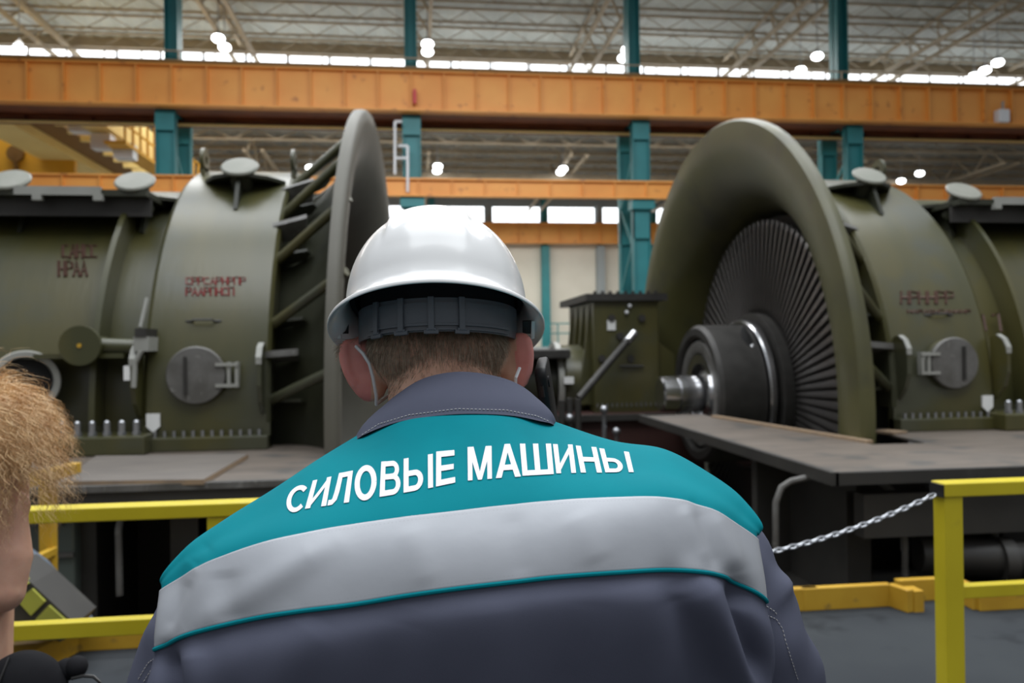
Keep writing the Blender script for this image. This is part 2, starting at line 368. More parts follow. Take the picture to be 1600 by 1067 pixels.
# small things on it
p = WY(1568, 181, 39.6); t = thing('floodlight', p, 'white box floodlight hung on the right end of the deep girder', 'floodlight')
MB().box((p.x - .32, p.y - .1, p.z - .35), (p.x + .32, p.y + .35, p.z + .35)).build('housing', M['white'], t, bevel=.05)
MB().box((p.x - .04, p.y, p.z + .35), (p.x + .04, p.y + .1, p.z + .8)).build('bracket', M['fixture'], t)
p = WY(648, 150, 39.6); tag(MB().box((p.x - .09, p.y, p.z - .35), (p.x + .09, p.y + .2, p.z + .35)).build('marker_plate', M['red'], at=p), 'small red plate on the deep girder above the helmet', 'marker')
g2 = girder('crane_girder', 'lower orange girder running behind both turbines', 40.2, 42, z2_b, z2_t, -36, 48, 1.68, .3, M['orange'], flange=.2)
# white conduits beside the second column
t = thing('conduit', WY(622, 270, 40), 'white conduit frame beside the column behind the helmet', 'conduit')
mb = MB(); q = lambda a, b: WY(a, b, 40.0)
for a, b in (((617, 190), (617, 272)), ((617, 190), (628, 190)), ((637, 228), (637, 300)), ((622, 228), (637, 228)), ((617, 247), (637, 247))): mb.cyl(q(*a), q(*b), .07, n=6)
mb.build('pipe', M['white'], t)

# high roof beyond the column row: sheet, purlins, trusses, clerestory strip at Y = 60
z_cl = WY(800, 95, 60).z
zr = z_cl + .75
mb = MB(); G = []
xs = np.arange(-60, 95, .5)
for y in (30, 36, 42, 48, 54, 60.4):
    G.append([(x, y, zr + .1 + (60 - y) * 0.03 + (.09 if i % 2 else 0)) for i, x in enumerate(xs)])
struct('ceiling_high', MB().grid(G), M['deckroof'], fix=False)
zl = WY(800, 125, 60).z
for n in range(-16, 26):
    x = n * 3.0
    struct('window_%d' % (n + 60), MB().box((x + .12, 60.2, zl - 1.5), (x + 2.88, 60.25, z_cl - rng.uniform(0, .18))), M['skyglass'])
struct('wall_clerestory', MB().box((-60, 60.3, z_cl - .02), (95, 60.5, zr + .2)).box((-60, 60.15, z_cl), (95, 60.3, z_cl + .25)), M['beige_steel'])
struct('wall_gable', MB().box((-60, 60.3, 17.7), (95, 60.5, zl - 1.0)), M['siding'])
for n, y in enumerate((44, 47, 50, 53, 56, 59)):      # lattice purlins run along the hall
    t = thing('roof_purlin', (0, y, zr - .2), 'beige lattice purlin under the high corrugated roof', 'purlin', 'purlins of the high roof')
    zt = zr + (60 - y) * .03
    MB().box((-50, y, zt - .14), (80, y + .16, zt)).build('top_chord', M['beige_steel'], t)
    MB().box((-50, y, zt - 1.05), (80, y + .12, zt - .93)).build('bottom_chord', M['beige_steel'], t)
    mb = MB()
    for i in range(43): x = -50 + i * 3; mb.beam((x, y + .06, zt - .1), (x + 1.5, y + .06, zt - .98), .05, .05); mb.beam((x + 1.5, y + .06, zt - .98), (x + 3, y + .06, zt - .1), .05, .05)
    mb.build('lacing', M['beige_steel'], t)
zc = WY(352, 97, 59.5).z
for n, k in enumerate(range(-3, 5)):
    x = -.1 + k * 12.25
    t = thing('roof_truss', (x, 45, zc), 'beige truss carrying the high roof across the bay', 'truss', 'trusses of the high roof')
    for s_ in (-.22, 1.35):
        MB().beam((x + s_, 34, zc + .3), (x + s_, 60, zc), .24, .24).build('bottom_chord', M['beige_steel'], t)
    MB().beam((x, 34, zr - .2 + 1), (x, 60, zr - .2), .2, .2).build('top_chord', M['beige_steel'], t)
    mb = MB(); y = 34.0
    while y < 59: mb.beam((x - .2, y, zc + .3), (x, y + 1.6, zr - .1), .12, .12); mb.beam((x, y + 1.6, zr - .1), (x + 1.3, y + 3.2, zc + .2), .12, .12); y += 3.2
    mb.build('web_member', M['beige_steel'], t)
# low roof of the far bay
zq = WY(800, 201, 60.5).z
G = []
for y in (60.5, 66, 72, 78, 84.3): G.append([(x, y, zq + (.09 if i % 2 else 0)) for i, x in enumerate(xs)])
struct('ceiling_low', MB().grid(G), M['deckroof_low'], fix=False)
for n, y in enumerate((61, 64, 67, 70, 73, 76, 79)):
    t = thing('low_roof_purlin', (0, y, zq - .3), 'dull beam under the low roof of the far bay', 'purlin', 'purlins of the low roof')
    MB().box((-50, y, zq - .35), (80, y + .2, zq - .05)).build('beam', M['beige_steel'], t)
    mb = MB()
    for i in range(40): x = -50 + i * 3.2; mb.beam((x, y + .1, zq - .3), (x + 1.6, y + .1, zq - 1.0), .08, .08); mb.beam((x + 1.6, y + .1, zq - 1.0), (x + 3.2, y + .1, zq - .3), .08, .08)
    mb.box((-50, y, zq - 1.1), (80, y + .12, zq - 1.0)); mb.build('lacing', M['beige_steel'], t)
zt2 = WY(486, 268, 66).z
for k in range(-3, 6):
    x = .15 + k * 12.25
    t = thing('low_roof_truss', (x, 60.5, zt2), 'beige truss under the low roof of the far bay', 'truss', 'trusses of the low roof')
    for s_ in (-.2, 1.1): MB().beam((x + s_, 60.6, zt2 + .35), (x + s_, 83.5, zt2), .22, .22).build('bottom_chord', M['beige_steel'], t)
    mb = MB(); y = 60.8
    while y < 80: mb.beam((x, y, zt2 + .3), (x, y + 2, zq - .3), .13, .13); mb.beam((x, y + 2, zq - .3), (x, y + 4, zt2 + .2), .13, .13); y += 4
    mb.build('web_member', M['beige_steel'], t)
t = thing('low_eaves_beam', (0, 70, zt2), 'long beige tie beam crossing the far bay below its roof', 'beam')
MB().box((-50, 66, zt2 - .5), (80, 66.25, zt2 - .2)).box((-50, 66, zt2 - .1), (80, 66.2, zt2)).build('chord', M['beige_steel'], t)

# lamps
def lamp(px, py, Y, r, label):
    p = WY(px, py, Y); t = thing('high_bay_lamp', p, label, 'lamp', 'high bay lamps')
    MB().sphere(p, (r, r, r * .66), 14, 8).build('bulb_dome', M['lamp'], t, smooth=True)
    MB().cyl(p + Vector((0, 0, r * .45)), p + Vector((0, 0, r * 1.1)), r * .8, r * .35, 12).build('housing', M['fixture'], t)
    ztop = (zr + (60 - Y) * .03) if Y < 60 else zq
    MB().cyl(p + Vector((0, 0, r * 1.0)), (p.x, p.y, ztop), .03, n=6).build('hanger', M['fixture'], t)
U = 'lit lamp under the high roof, '
for a in ((30, 76, 'leftmost of all, alone'), (341, 60, 'upper of the pair right of the leftmost column'), (351, 74, 'lower of the pair right of the leftmost column'),
          (668, 69, 'upper of the pair above the left bell'), (668, 81, 'lower of the pair above the left bell'), (980, 78, 'upper of the pair touching the third column'),
          (974, 91, 'lower of the pair touching the third column'), (1277, 88, 'upper one left of the rightmost column'), (1251, 110, 'lower one left of the rightmost column, over the skylights'),
          (1559, 98, 'topmost of the slanting three at far right'), (1539, 110, 'middle of the slanting three at far right'), (1522, 119, 'lowest of the slanting three at far right')):
    lamp(a[0], a[1], 52 if ('lower' in a[2] or 'lowest' in a[2]) else (51 if 'middle' in a[2] else 50), .38, U + a[2])
U = 'lit lamp under the low far roof, '
for a in ((485, 262, 'beside the tip of the left bell'), (684, 260, 'right of the white conduits, upper'), (683, 267, 'right of the white conduits, lower'), (880, 264, 'halfway between the two middle columns'), (876, 269, 'halfway between the two middle columns, lower'),
          (1437, 271, 'upper one above the right turbine'), (1408, 283, 'lower one above the right turbine')):
    lamp(a[0], a[1], 65 if 'lower' in a[2] else 63, .36, U + a[2])

# overhead travelling crane at left in the bay behind the row
p = WY(60, 200, 45)
t = thing('overhead_crane', p, 'yellow overhead travelling crane high at the left edge', 'crane')
q = lambda a, b, Y: WY(a, b, Y)
def slab(name, a, b, w, h, m): MB().beam(a, b, w, h).build(name, m, t)
z0 = q(75, 205, 46).z
xa = q(75, 205, 46).x
MB().box((xa - 3.0, 44, z0 - .2), (xa - .9, 60, z0 + 2)).build('bridge_girder', M['paleyellow'], t)
MB().box((xa - .85, 44, z0 + .3), (xa + .7, 60, z0 + 1.2)).build('walkway', M['brown'], t)
MB().box((xa + 2.3, 44, z0 - .1), (xa + 3.6, 60, z0 + 1.6)).build('bridge_girder', M['paleyellow'], t)
for i in range(9): MB().box((xa + .7, 45 + i * 1.7, z0 + .1), (xa + 2.3, 45.3 + i * 1.7, z0 + .4)).build('cross_brace', M['paleyellow'], t)
mb = MB()
for zz in (z0 - .1, z0 + 1.1): mb.box((xa + 4.6, 44, zz), (xa + 4.7, 60, zz + .1))
for i in range(14): mb.box((xa + 4.6, 44 + i * 1.2, z0 - 1), (xa + 4.7, 44.1 + i * 1.2, z0 + 1.2))
mb.build('railing', M['craneyellow'], t)
MB().box((xa + 3.6, 44, z0 - 1.1), (xa + 4.7, 60, z0 - .95)).build('platform', M['craneyellow'], t)
a = q(0, 212, 52); b = q(95, 275, 52)
MB().box((a.x - 6, 52, b.z - 1.5), (b.x + .8, 52.4, a.z + .6)).build('end_carriage', M['craneyellow'], t)
a = q(24, 240, 51.8); MB().cyl((a.x, 51.7, a.z), (a.x, 51.95, a.z), .5, n=10).cyl((a.x, 51.8, a.z), (a.x, 51.9, a.z - .9), .16, n=6).build('hook_block', M['brown'], t)
for a, b in (((125, 198), 1), ((195, 240), 1), ((160, 225), .5)):
    c = q(a[0], a[1], 45.5); MB().box((c.x - .5, 45.2, c.z - .3), (c.x + .5, 46, c.z + .5)).build('electrical_box', M['white'], t)

# ================================================================ THE TURBINES
AX = Vector((0, 9.8, 0.91))        # rotor axis line: y, z
ZD = 0.69                          # deck top
def casing(sg, X0, Xc, label, m_bell, marks):
    """sg = +1 the casing grows towards +X from its bell mouth"""
    t = thing('turbine_casing', (Xc, AX.y, ZD), label, 'turbine')
    at = lambda dx, r, a: Vector((Xc + sg * dx, AX.y - r * math.cos(R(a)), AX.z + r * math.sin(R(a))))
    ax = (sg, 0, 0)
    A0, A1 = (0, 180)
    oc = Vector((Xc, AX.y, AX.z))
    def lathe(prof, n=64, a0=0, a1=180):
        mb = MB(); mb.lathe([(x * sg, r) for x, r in prof], oc, (1, 0, 0), n, a0, a1); return mb
    # bell: trumpet-shaped flow guide
    dxm = (X0 - Xc) * sg           # negative: in front of the casing
    lip = .13 if sg > 0 else .11
    prof = [(lip, 3.385), (lip - .05, 3.39), (.03, 3.385), (.0, 3.36), (0, 3.22), (.015, 3.08), (.07, 2.9), (.17, 2.7), (.32, 2.52), (.52, 2.38), (.8, 2.28), (1.15, 2.24), (1.15, 2.28), (.82, 2.33), (.56, 2.43), (.37, 2.57), (.22, 2.75), (.13, 2.93), (.09, 3.1), (.09, 3.25), (.12, 3.31), (lip, 3.34)]
    mbb = lathe([(dxm + x, r) for x, r in prof], 128, 0, 360)
    if sg < 0:
        for v in mbb.v: v.x += .0485 * (v.y - AX.y)      # the left bell stands slightly askew
    b = mbb.build('bell_mouth', m_bell, t, smooth=True, angle=50)
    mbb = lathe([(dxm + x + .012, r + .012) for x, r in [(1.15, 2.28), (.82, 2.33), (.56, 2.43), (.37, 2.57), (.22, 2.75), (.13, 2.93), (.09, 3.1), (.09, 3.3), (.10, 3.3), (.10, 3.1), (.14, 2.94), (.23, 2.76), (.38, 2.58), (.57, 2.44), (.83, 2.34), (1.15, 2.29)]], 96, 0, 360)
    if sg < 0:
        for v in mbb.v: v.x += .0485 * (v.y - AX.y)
    mbb.build('bell_shade_skin', M['olive_dark'], t, smooth=True, angle=50)  # extra dark skin, paints the shade behind the bell
    # drum A, then stepped sections with ribs
    lathe([(0, 2.42), (0, 2.66), (.03, 2.69), (1.02, 2.69), (1.06, 2.66), (1.06, 2.40), (1.0, 2.40), (1.0, 2.60), (.06, 2.60), (.06, 2.42)], 96).build('drum_shell', M['olive'], t, smooth=True, angle=30)
    lathe([(1.0, 2.36), (1.0, 2.46), (6.2, 2.46), (6.2, 2.36)], 96).build('inner_shell', M['olive'], t, smooth=True, angle=30)
    for k, dx in enumerate((1.46, 2.95, 4.4)):
        lathe([(dx - .025, 2.44), (dx - .025, 2.70), (dx + .025, 2.70), (dx + .025, 2.44)], 72, 0, 53).build('annular_rib', M['olive'], t, smooth=True, angle=30)
    # inner wall behind the bell
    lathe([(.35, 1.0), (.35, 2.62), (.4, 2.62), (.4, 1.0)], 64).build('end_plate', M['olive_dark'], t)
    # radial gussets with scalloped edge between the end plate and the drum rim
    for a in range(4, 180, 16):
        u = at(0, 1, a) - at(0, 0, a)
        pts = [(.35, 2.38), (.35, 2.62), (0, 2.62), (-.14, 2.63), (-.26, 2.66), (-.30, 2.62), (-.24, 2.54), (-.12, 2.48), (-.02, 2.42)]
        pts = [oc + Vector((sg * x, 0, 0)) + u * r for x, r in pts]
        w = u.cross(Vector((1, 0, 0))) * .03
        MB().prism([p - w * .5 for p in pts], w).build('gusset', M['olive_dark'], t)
    # struts from the drum edge to the back of the bell
    for a in (4, 19, 34, 49, 64, 79, 94, 109, 124):
        MB().cyl(at(.02, 2.6, a), at(dxm + .13, 3.18, a + 5), .045, n=10).build('strut', M['olive'], t, smooth=True)
    # curved shelf plates
    for a in (12, 42, 57):
        lathe([(-.22, 2.52), (-.25, 2.8), (.35, 2.6), (.35, 2.45)], 4, a, a + 1.2).build('shelf_plate', M['steel_grey'], t)
    # straight skirt down to the deck with horizontal flange
    MB().box((min(Xc, Xc + sg * 1.05), AX.y - 2.69, ZD), (max(Xc, Xc + sg * 1.05), AX.y - 2.60, AX.z)).build('skirt', M['olive'], t)
    MB().box((min(Xc + sg * 1.03, Xc + sg * 6.2), AX.y - 2.47, ZD), (max(Xc + sg * 1.03, Xc + sg * 6.2), AX.y - 2.40, AX.z)).build('skirt', M['olive'], t)
    MB().box((min(Xc, Xc + sg * 1.12), AX.y - 2.80, ZD), (max(Xc, Xc + sg * 1.12), AX.y - 2.60, ZD + .12)).build('joint_flange', M['olive'], t, bevel=.01)
    MB().box((min(Xc + sg * .95, Xc + sg * 6.2), AX.y - 2.96, ZD), (max(Xc + sg * .95, Xc + sg * 6.2), AX.y - 2.44, ZD + .16)).build('joint_flange', M['olive'], t, bevel=.015)
    for k in range(12):
        c = Vector((Xc + sg * (.08 + .078 * k), AX.y - 2.74, ZD + .12)); MB().cyl(c, c + Vector((0, 0, .05)), .016, n=8).build('bolt', M['bolt'], t)
    for k in range(18):
        c = Vector((Xc + sg * (1.04 + .115 * k), AX.y - 2.88, ZD + .16))
        mb = MB().cyl(c, c + Vector((0, 0, .03)), .036, n=6).cyl(c + Vector((0, 0, .03)), c + Vector((0, 0, .11)), .026, n=12).cyl(c + Vector((0, 0, .11)), c + Vector((0, 0, .125)), .026, .015, n=12)
        mb.build('cap_nut', M['bolt'], t)
    # horizontal box shelf along the top of the inner sections
    z1 = AX.z + 2.20
    MB().box((min(Xc + sg * 1.22, Xc + sg * 6.2), AX.y - 2.0, z1 - .12), (max(Xc + sg * 1.22, Xc + sg * 6.2), AX.y - .7, z1 - .06)).build('top_shelf', M['olive_dark'], t)
    MB().box((min(Xc + sg * 1.22, Xc + sg * 6.2), AX.y - 1.88, z1 - .29), (max(Xc + sg * 1.22, Xc + sg * 6.2), AX.y - 1.84, z1 - .1)).build('shelf_shade_strip', M['blacksteel'], t)  # black strip added as painted shade under the shelf
    for k in range(3):
        x = Xc + sg * (1.62 + k * 1.45)
        MB().box((min(x, x + sg * .75), AX.y - 2.03, z1 - .12), (max(x, x + sg * .75), AX.y - 1.97, z1 - .04)).build('joint_bar', M['lightgrey'], t)
        for q_ in (.02, .55): MB().box((x + sg * q_ - .04, AX.y - 2.04, z1 - .17), (x + sg * q_ + .04, AX.y - 1.98, z1 - .11)).build('clip', M['lightgrey'], t)
    # domed trunnions with bow-tie gusset and stem
    def trunnion(dx, yo, zo, rs):
        """disc centre at yo in front of and zo above the axis; rs = radius of the shell it stands on"""
        n_ = Vector((0, -.62, .78)).normalized(); c = Vector((Xc + sg * dx, AX.y - yo, AX.z + zo)); zp = zo - .04
        ys = math.sqrt(rs * rs - zp * zp)
        MB().cyl(c - n_ * .26, c + n_ * .03, .11, n=20).build('trunnion_neck', M['olive_dark'], t, smooth=True)
        MB().lathe([(.03, 0), (.03, .175), (.055, .185), (.07, .17), (.075, 0)], c, n_, 28, closed=False).build('trunnion_disc', M['disc_grey'], t, smooth=True)
        X = Vector((1, 0, 0)); o_ = Vector((c.x, AX.y, AX.z + zp))
        pts = [(-.40, -ys + .1), (-.40, -ys - .06), (-.27, -ys - .30), (-.10, -ys - .42), (.10, -ys - .42), (.27, -ys - .30), (.40, -ys - .06), (.40, -ys + .1)]
        MB().prism([o_ + Vector((x, y, 0)) for x, y in pts], (0, 0, -.035)).build('bow_tie_gusset', M['olive_dark'], t)
        MB().prism([o_ + Vector((x, -ys - .02 , -.03)) + Vector((0, 0, z)) for x, z in ((-.38, 0), (.38, 0), (.28, -.07), (.12, -.15), (-.12, -.15), (-.28, -.07))], (0, -.03, 0)).build('saddle_plate', M['olive_dark'], t)
        for sx_ in (-.2, .2): MB().cyl(o_ + Vector((sx_, -ys - .06, -.06)), o_ + Vector((sx_, -ys - .045, -.06)), .03, n=10).build('lightening_hole', M['lightgrey'], t)
        zs = zp - .38; yb = math.sqrt(rs * rs - zs * zs)
        MB().prism([(c.x - .02, AX.y - ys, AX.z + zp), (c.x - .02, AX.y - ys - .38, AX.z + zp), (c.x - .02, AX.y - yb - .02, AX.z + zs), (c.x - .02, AX.y - yb + .05, AX.z + zs)], (.04, 0, 0)).build('stem_web', M['olive_dark'], t)
    trunnion(.46, 1.55, 2.42, 2.69)
    trunnion(1.36, 1.85, 2.20, 2.46)
    trunnion(2.47, 1.85, 2.20, 2.46)
    # lifting eyes
    for dx, a in ((.02, 70), (.95, 70)):
        c = at(dx, 2.83, a); mb = MB()
        mb.lathe([(-.02, .05), (-.02, .13), (.02, .13), (.02, .05)], c, (1, 0, 0), 20); mb.box((c.x - .02, c.y - .08, c.z - .26), (c.x + .02, c.y + .08, c.z - .08))
        mb.build('lifting_eye', M['olive'], t)
    # manhole with hinge
    def manhole(dx, zz, r, open_=False):
        a = math.degrees(math.asin((zz - AX.z) / 2.69)); R0 = 2.69 if dx < 1 else 2.46
        n_ = Vector((0, -1, 0)); c = Vector((Xc + sg * dx, AX.y - R0 * math.cos(R(a)) , zz))
        if open_:
            MB().lathe([(-.2, r - .07), (-.2, r), (.20, r), (.22, r - .01), (.22, r - .06), (.20, r - .07)], c, n_, 32).build('nozzle', M['lightgrey'], t, smooth=True, angle=30)
            MB().cyl(c - n_ * .02, c + n_ * .04, r - .07, n=28).build('bore', M['black_void'], t)
        else:
            MB().cyl(c - n_ * .25, c + n_ * .05, r * .95, n=36).build('manhole_neck', M['olive'], t, smooth=True)
            MB().lathe([(.05, 0), (.05, r), (.075, r + .004), (.095, r - .008), (.10, 0)], c, n_, 36, closed=False).build('manhole_cover', M['steel_grey'], t, smooth=True, angle=25)
            hs = 1 if sg < 0 else -1
            h = c + Vector((hs * (r + .06), -.06, 0))
            mb = MB().box((h.x - .045, h.y - .04, h.z - .11), (h.x - .02, h.y + .03, h.z + .11)).box((h.x + .02, h.y - .04, h.z - .11), (h.x + .045, h.y + .06, h.z + .11))
            for z_ in (-.09, .09): mb.box((min(h.x - hs * .14, h.x + hs * .05), h.y - .05, h.z + z_ - .014), (max(h.x - hs * .14, h.x + hs * .05), h.y - .02, h.z + z_ + .014))
            mb.build('hinge', M['lightgrey'], t)
            MB().box((c.x - hs * .08 - .012, c.y - .125, c.z - .16), (c.x - hs * .08 + .012, c.y - .10, c.z + .16)).build('cover_bar', M['rotor'], t)
    manhole(.60, 1.33, .245)
    # ear plates
    for dx, zz in ((.06, 1.30), (1.08, 1.30)):
        y0 = AX.y - 2.67; x = Xc + sg * dx
        pts = [(0, .30), (-.05, .30), (-.13, .26), (-.18, .18), (-.18, -.06), (-.13, -.2), (-.04, -.30), (.03, -.34), (.05, .28)]
        MB().prism([(x - .02, y0 + a, zz + b) for a, b in pts], (.04, 0, 0)).build('ear_plate', M['olive'], t, bevel=.004)
        MB().prism([(x - .024, y0 + a, zz + b) for a, b in [(-.05, .305), (-.13, .265), (-.185, .18), (-.185, .12), (-.178, .12), (-.17, .17), (-.125, .25), (-.05, .29)]], (.048, 0, 0)).build('worn_edge', M['lightgrey'], t)
    # grab handles
    def handle(dx, zz, R0=2.69):
        a = math.asin((zz - AX.z) / R0); y = AX.y - R0 * math.cos(a); x = Xc + sg * dx
        MB().tube([(x - .15, y, zz), (x - .09, y - .015, zz), (x - .08, y - .05, zz + .01), (x + .08, y - .05, zz + .01), (x + .09, y - .015, zz), (x + .15, y, zz)], .010, 6).build('grab_handle', M['blacksteel'], t)
    handle(.58, 1.80)
    # label plate
    x = Xc + sg * .96
    MB().box((x - .055, AX.y - 2.715, .90), (x + .055, AX.y - 2.695, 1.01)).prism([(x - .055, AX.y - 2.715, .90), (x + .055, AX.y - 2.715, .90), (x, AX.y - 2.715, .85)], (0, .02, 0)).build('paper_tag', M['paper'], t)
    return t, at, manhole, handle
def mark(t, px0, py0, w, h, strokes, m, R0, wd=.012):
    """hand-drawn marker strokes on the drum; strokes in 0..1 boxes, px0.. locate the box"""
    mb = MB()
    for st in strokes:
        pts = []
        for (u, v) in st:
            px = px0 + u * w; py = py0 + v * h; d = ray(px, py); # meet the drum
            a_ = d.y**2 + d.z**2; b_ = 2 * (d.y * (O.y - AX.y) + d.z * (O.z - AX.z)); c_ = (O.y - AX.y)**2 + (O.z - AX.z)**2 - (R0 + .004)**2
            k = (-b_ - math.sqrt(b_*b_ - 4*a_*c_)) / (2 * a_); pts.append(O + d * k)
        if len(pts) > 1: mb.tube(pts, wd, 4)
    mb.build('marker_writing', m, t)
def scribble(n, seed):
    r = random.Random(seed); out = []
    for i in range(n):
        x = i / n; w = .8 / n; k = r.randrange(5)
        if k == 0: out += [[(x, 1), (x, 0), (x + w, 0), (x + w, 1)]]
        if k == 1: out += [[(x + w, .1), (x, .1), (x, .9), (x + w, .9)]]
        if k == 2: out += [[(x, 1), (x + w/2, 0), (x + w, 1)], [(x + w*.2, .6), (x + w*.8, .6)]]
        if k == 3: out += [[(x, 0), (x, 1)], [(x, .5), (x + w, .5)], [(x + w, 0), (x + w, 1)]]
        if k == 4: out += [[(x, 1), (x, 0), (x + w, .1), (x + w, .45), (x, .5)]]
    return out
XL, XR = -.44, 3.80
tl, atl, mhl, hdl = casing(-1, XL, -1.25, 'left olive turbine casing with bell mouth opening to the right', M['primer'], None)
mark(tl, 291, 433, 94, 12, scribble(10, 3), M['redmark'], 2.69, .007); mark(tl, 291, 449, 76, 13, scribble(8, 5), M['redmark'], 2.69, .008)
mark(tl, 98, 382, 56, 22, scribble(5, 8), M['redmark_faint'], 2.46, .014); mark(tl, 92, 408, 46, 24, scribble(4, 9), M['redmark_faint'], 2.46, .014)
hdl(2.8, 1.80, 2.46)
# open nozzle, round blank flange and its stub on the left casing
c = WY(40, 596, AX.y - 2.7); nz = Vector((.42, -.9, 0)).normalized()
MB().lathe([(-.5, .19), (-.5, .26), (.06, .26), (.08, .25), (.08, .21), (.06, .20)], c, nz, 36).build('nozzle', M['lightgrey'], tl, smooth=True, angle=30)
MB().cyl(c - nz * .3, c + nz * .02, .195, n=28).build('bore', M['black_void'], tl)
c = WY(124, 540, AX.y - 2.84)
MB().cyl(c, c + Vector((0, .05, 0)), .165, n=28).build('blank_flange', M['olive'], tl, smooth=True)
MB().cyl(c + Vector((0, .05, 0)), c + Vector((0, .45, 0)), .10, n=16).cyl(c + Vector((0, .15, 0)), c + Vector((.45, .2, -.02)), .07, n=12).build('stub_pipe', M['olive'], tl, smooth=True)
MB().cyl(c, c + Vector((0, -.01, 0)), .018, n=8).build('centre_plug', M['gold'], tl)
# bracket and shelf right of it
a = WY(150, 552, AX.y - 2.5); b = WY(205, 546, AX.y - 2.5)
MB().box((a.x - .5, AX.y - 2.75, a.z - .04), (b.x + .02, AX.y - 2.4, a.z)).box((a.x - .5, AX.y - 2.7, ZD + .1), (a.x - .46, AX.y - 2.4, a.z)).build('side_shelf', M['olive'], tl)
a = WY(220, 530, AX.y - 2.85)
MB().box((a.x - .06, a.y, a.z - .10), (a.x + .06, a.y + .3, a.z + .02)).build('junction_box', M['lightgrey'], tl)
MB().box((a.x - .045, a.y - .01, a.z + .02), (a.x + .045, a.y + .3, a.z + .09)).build('box_lid', M['rotor'], tl)
MB().tube([a + Vector((-.01, .02, .1)), a + Vector((.02, .1, .35))], .015, 6).build('cable', M['lightgrey'], tl)
MB().tube([a + Vector((.0, 0, -.1)), a + Vector((-.05, 0, -.2)), a + Vector((-.06, 0, -.4))], .022, 8).build('cable', M['lightgrey'], tl)
a = WY(198, 583, AX.y - 2.85); MB().box((a.x - .025, a.y, a.z - .06), (a.x + .025, a.y + .1, a.z + .06)).build('name_plate', M['paper'], tl)

tr, atr, mhr, hdr = casing(1, XR, 4.54, 'right olive turbine casing with wide bell mouth facing the left one', M['olive_bell'], None)
mark(tr, 1408, 455, 84, 20, scribble(6, 11), M['redmark_faint'], 2.69, .012); mark(tr, 1418, 484, 100, 5, scribble(12, 12), M['redmark_faint'], 2.69, .008)
mark(tr, 1526, 492, 16, 25, [[(0, .1), (.6, 0), (.9, 1)]], M['redmark_faint'], 2.6, .016); mark(tr, 1550, 490, 16, 28, [[(0, .1), (.6, 0), (.9, 1)]], M['redmark_faint'], 2.55, .016)

# rotor in the right bell
t = thing('turbine_rotor', (3.5, AX.y, AX.z), 'dark bladed rotor with bright shaft end inside the right bell mouth', 'rotor')
def rl(name, prof, m, n=64, **k): MB().lathe(prof, (0, AX.y, AX.z), (1, 0, 0), n).build(name, m, t, smooth=True, angle=30)
rl('shaft', [(3.08, 0.0001), (3.08, .20), (3.10, .225), (3.27, .225), (3.28, .205), (3.30, .205), (3.31, .235), (3.62, .235), (3.66, .30), (3.72, .30), (3.72, .0001)], M['machined'])
rl('coupling_ring', [(3.60, .38), (3.60, .50), (3.66, .52), (3.70, .52), (3.70, .38)], M['machined'])
rl('seal_ring', [(3.60, .52), (3.585, .55), (3.585, .66), (3.62, .68), (3.70, .68), (3.70, .52)], M['steel_grey'])
rl('hub_face', [(3.70, .25), (3.70, .70), (3.74, .70), (3.74, .25)], M['rotor'])
rl('hub', [(3.58, .70), (3.55, .74), (3.55, .83), (3.60, .87), (4.12, .87), (4.14, .84), (4.14, .4), (3.74, .4), (3.74, .70)], M['rotor'])
rl('disc_rim', [(4.14, .6), (4.14, .91), (4.16, .93), (4.20, .93), (4.21, .91), (4.21, .6)], M['machined'])
rl('blade_disc', [(4.27, .5), (4.27, 1.02), (4.6, 1.02), (4.6, .5)], M['rotor'])
# slot in the hub
c = Vector((4.02, AX.y - .865 * math.cos(R(52)), AX.z + .865 * math.sin(R(52))))
MB().sphere(c, (.06, .04, .20), 12, 8, rot=Matrix.Rotation(R(-38), 3, 'X')).build('balance_slot', M['black_void'], t, smooth=True)
MB().sphere(c + Vector((.03, -.07, -.1)), .045, 10, 8).build('balance_plug', M['machined'], t, smooth=True)
# root teeth round the rim
mb = MB()
for k in range(120):
    a = 2 * math.pi * k / 120; u = Vector((0, math.cos(a), math.sin(a))); c = Vector((4.18, AX.y, AX.z)) + u * .935
    mb.beam(c - Vector((.03, 0, 0)), c + Vector((.03, 0, 0)), .022, .02, up=u)
tag(mb.build('blade_root', M['machined'], t), kind='stuff')
blade = None
NB = 100
for k in range(NB):
    if blade is None:
        G = []
        for i in range(13):
            f = i / 12; r = 1.0 + f * 1.20; tw = R(62 + 14 * f); ch = .13 + .075 * f; row = []
            for j in range(9):
                s_ = j / 8 - .5; cb = .016 * (1 - 4 * s_ * s_) * (1 - .5 * f)
                x = s_ * ch * math.cos(tw) - cb * math.sin(tw); y = s_ * ch * math.sin(tw) + cb * math.cos(tw)
                row.append((4.42 + x, AX.y + y, AX.z + r))
            G.append(row)
        blade = MB().grid(G).build('rotor_blade', M['blade'], t, smooth=True, fix=False)
        sm = blade.modifiers.new('solid', 'SOLIDIFY'); sm.thickness = .006
        bo = blade
    else:
        bo = blade.copy(); col.objects.link(bo); bo.parent = t
    bo.rotation_euler = (2 * math.pi * k / NB, 0, 0)
# diaphragm behind the blades so that the bell is closed
MB().lathe([(4.62, .4), (4.62, 2.26), (4.66, 2.26), (4.66, .4)], (0, AX.y, AX.z), (1, 0, 0), 64).build('guide_diaphragm', M['rotor'], tr)

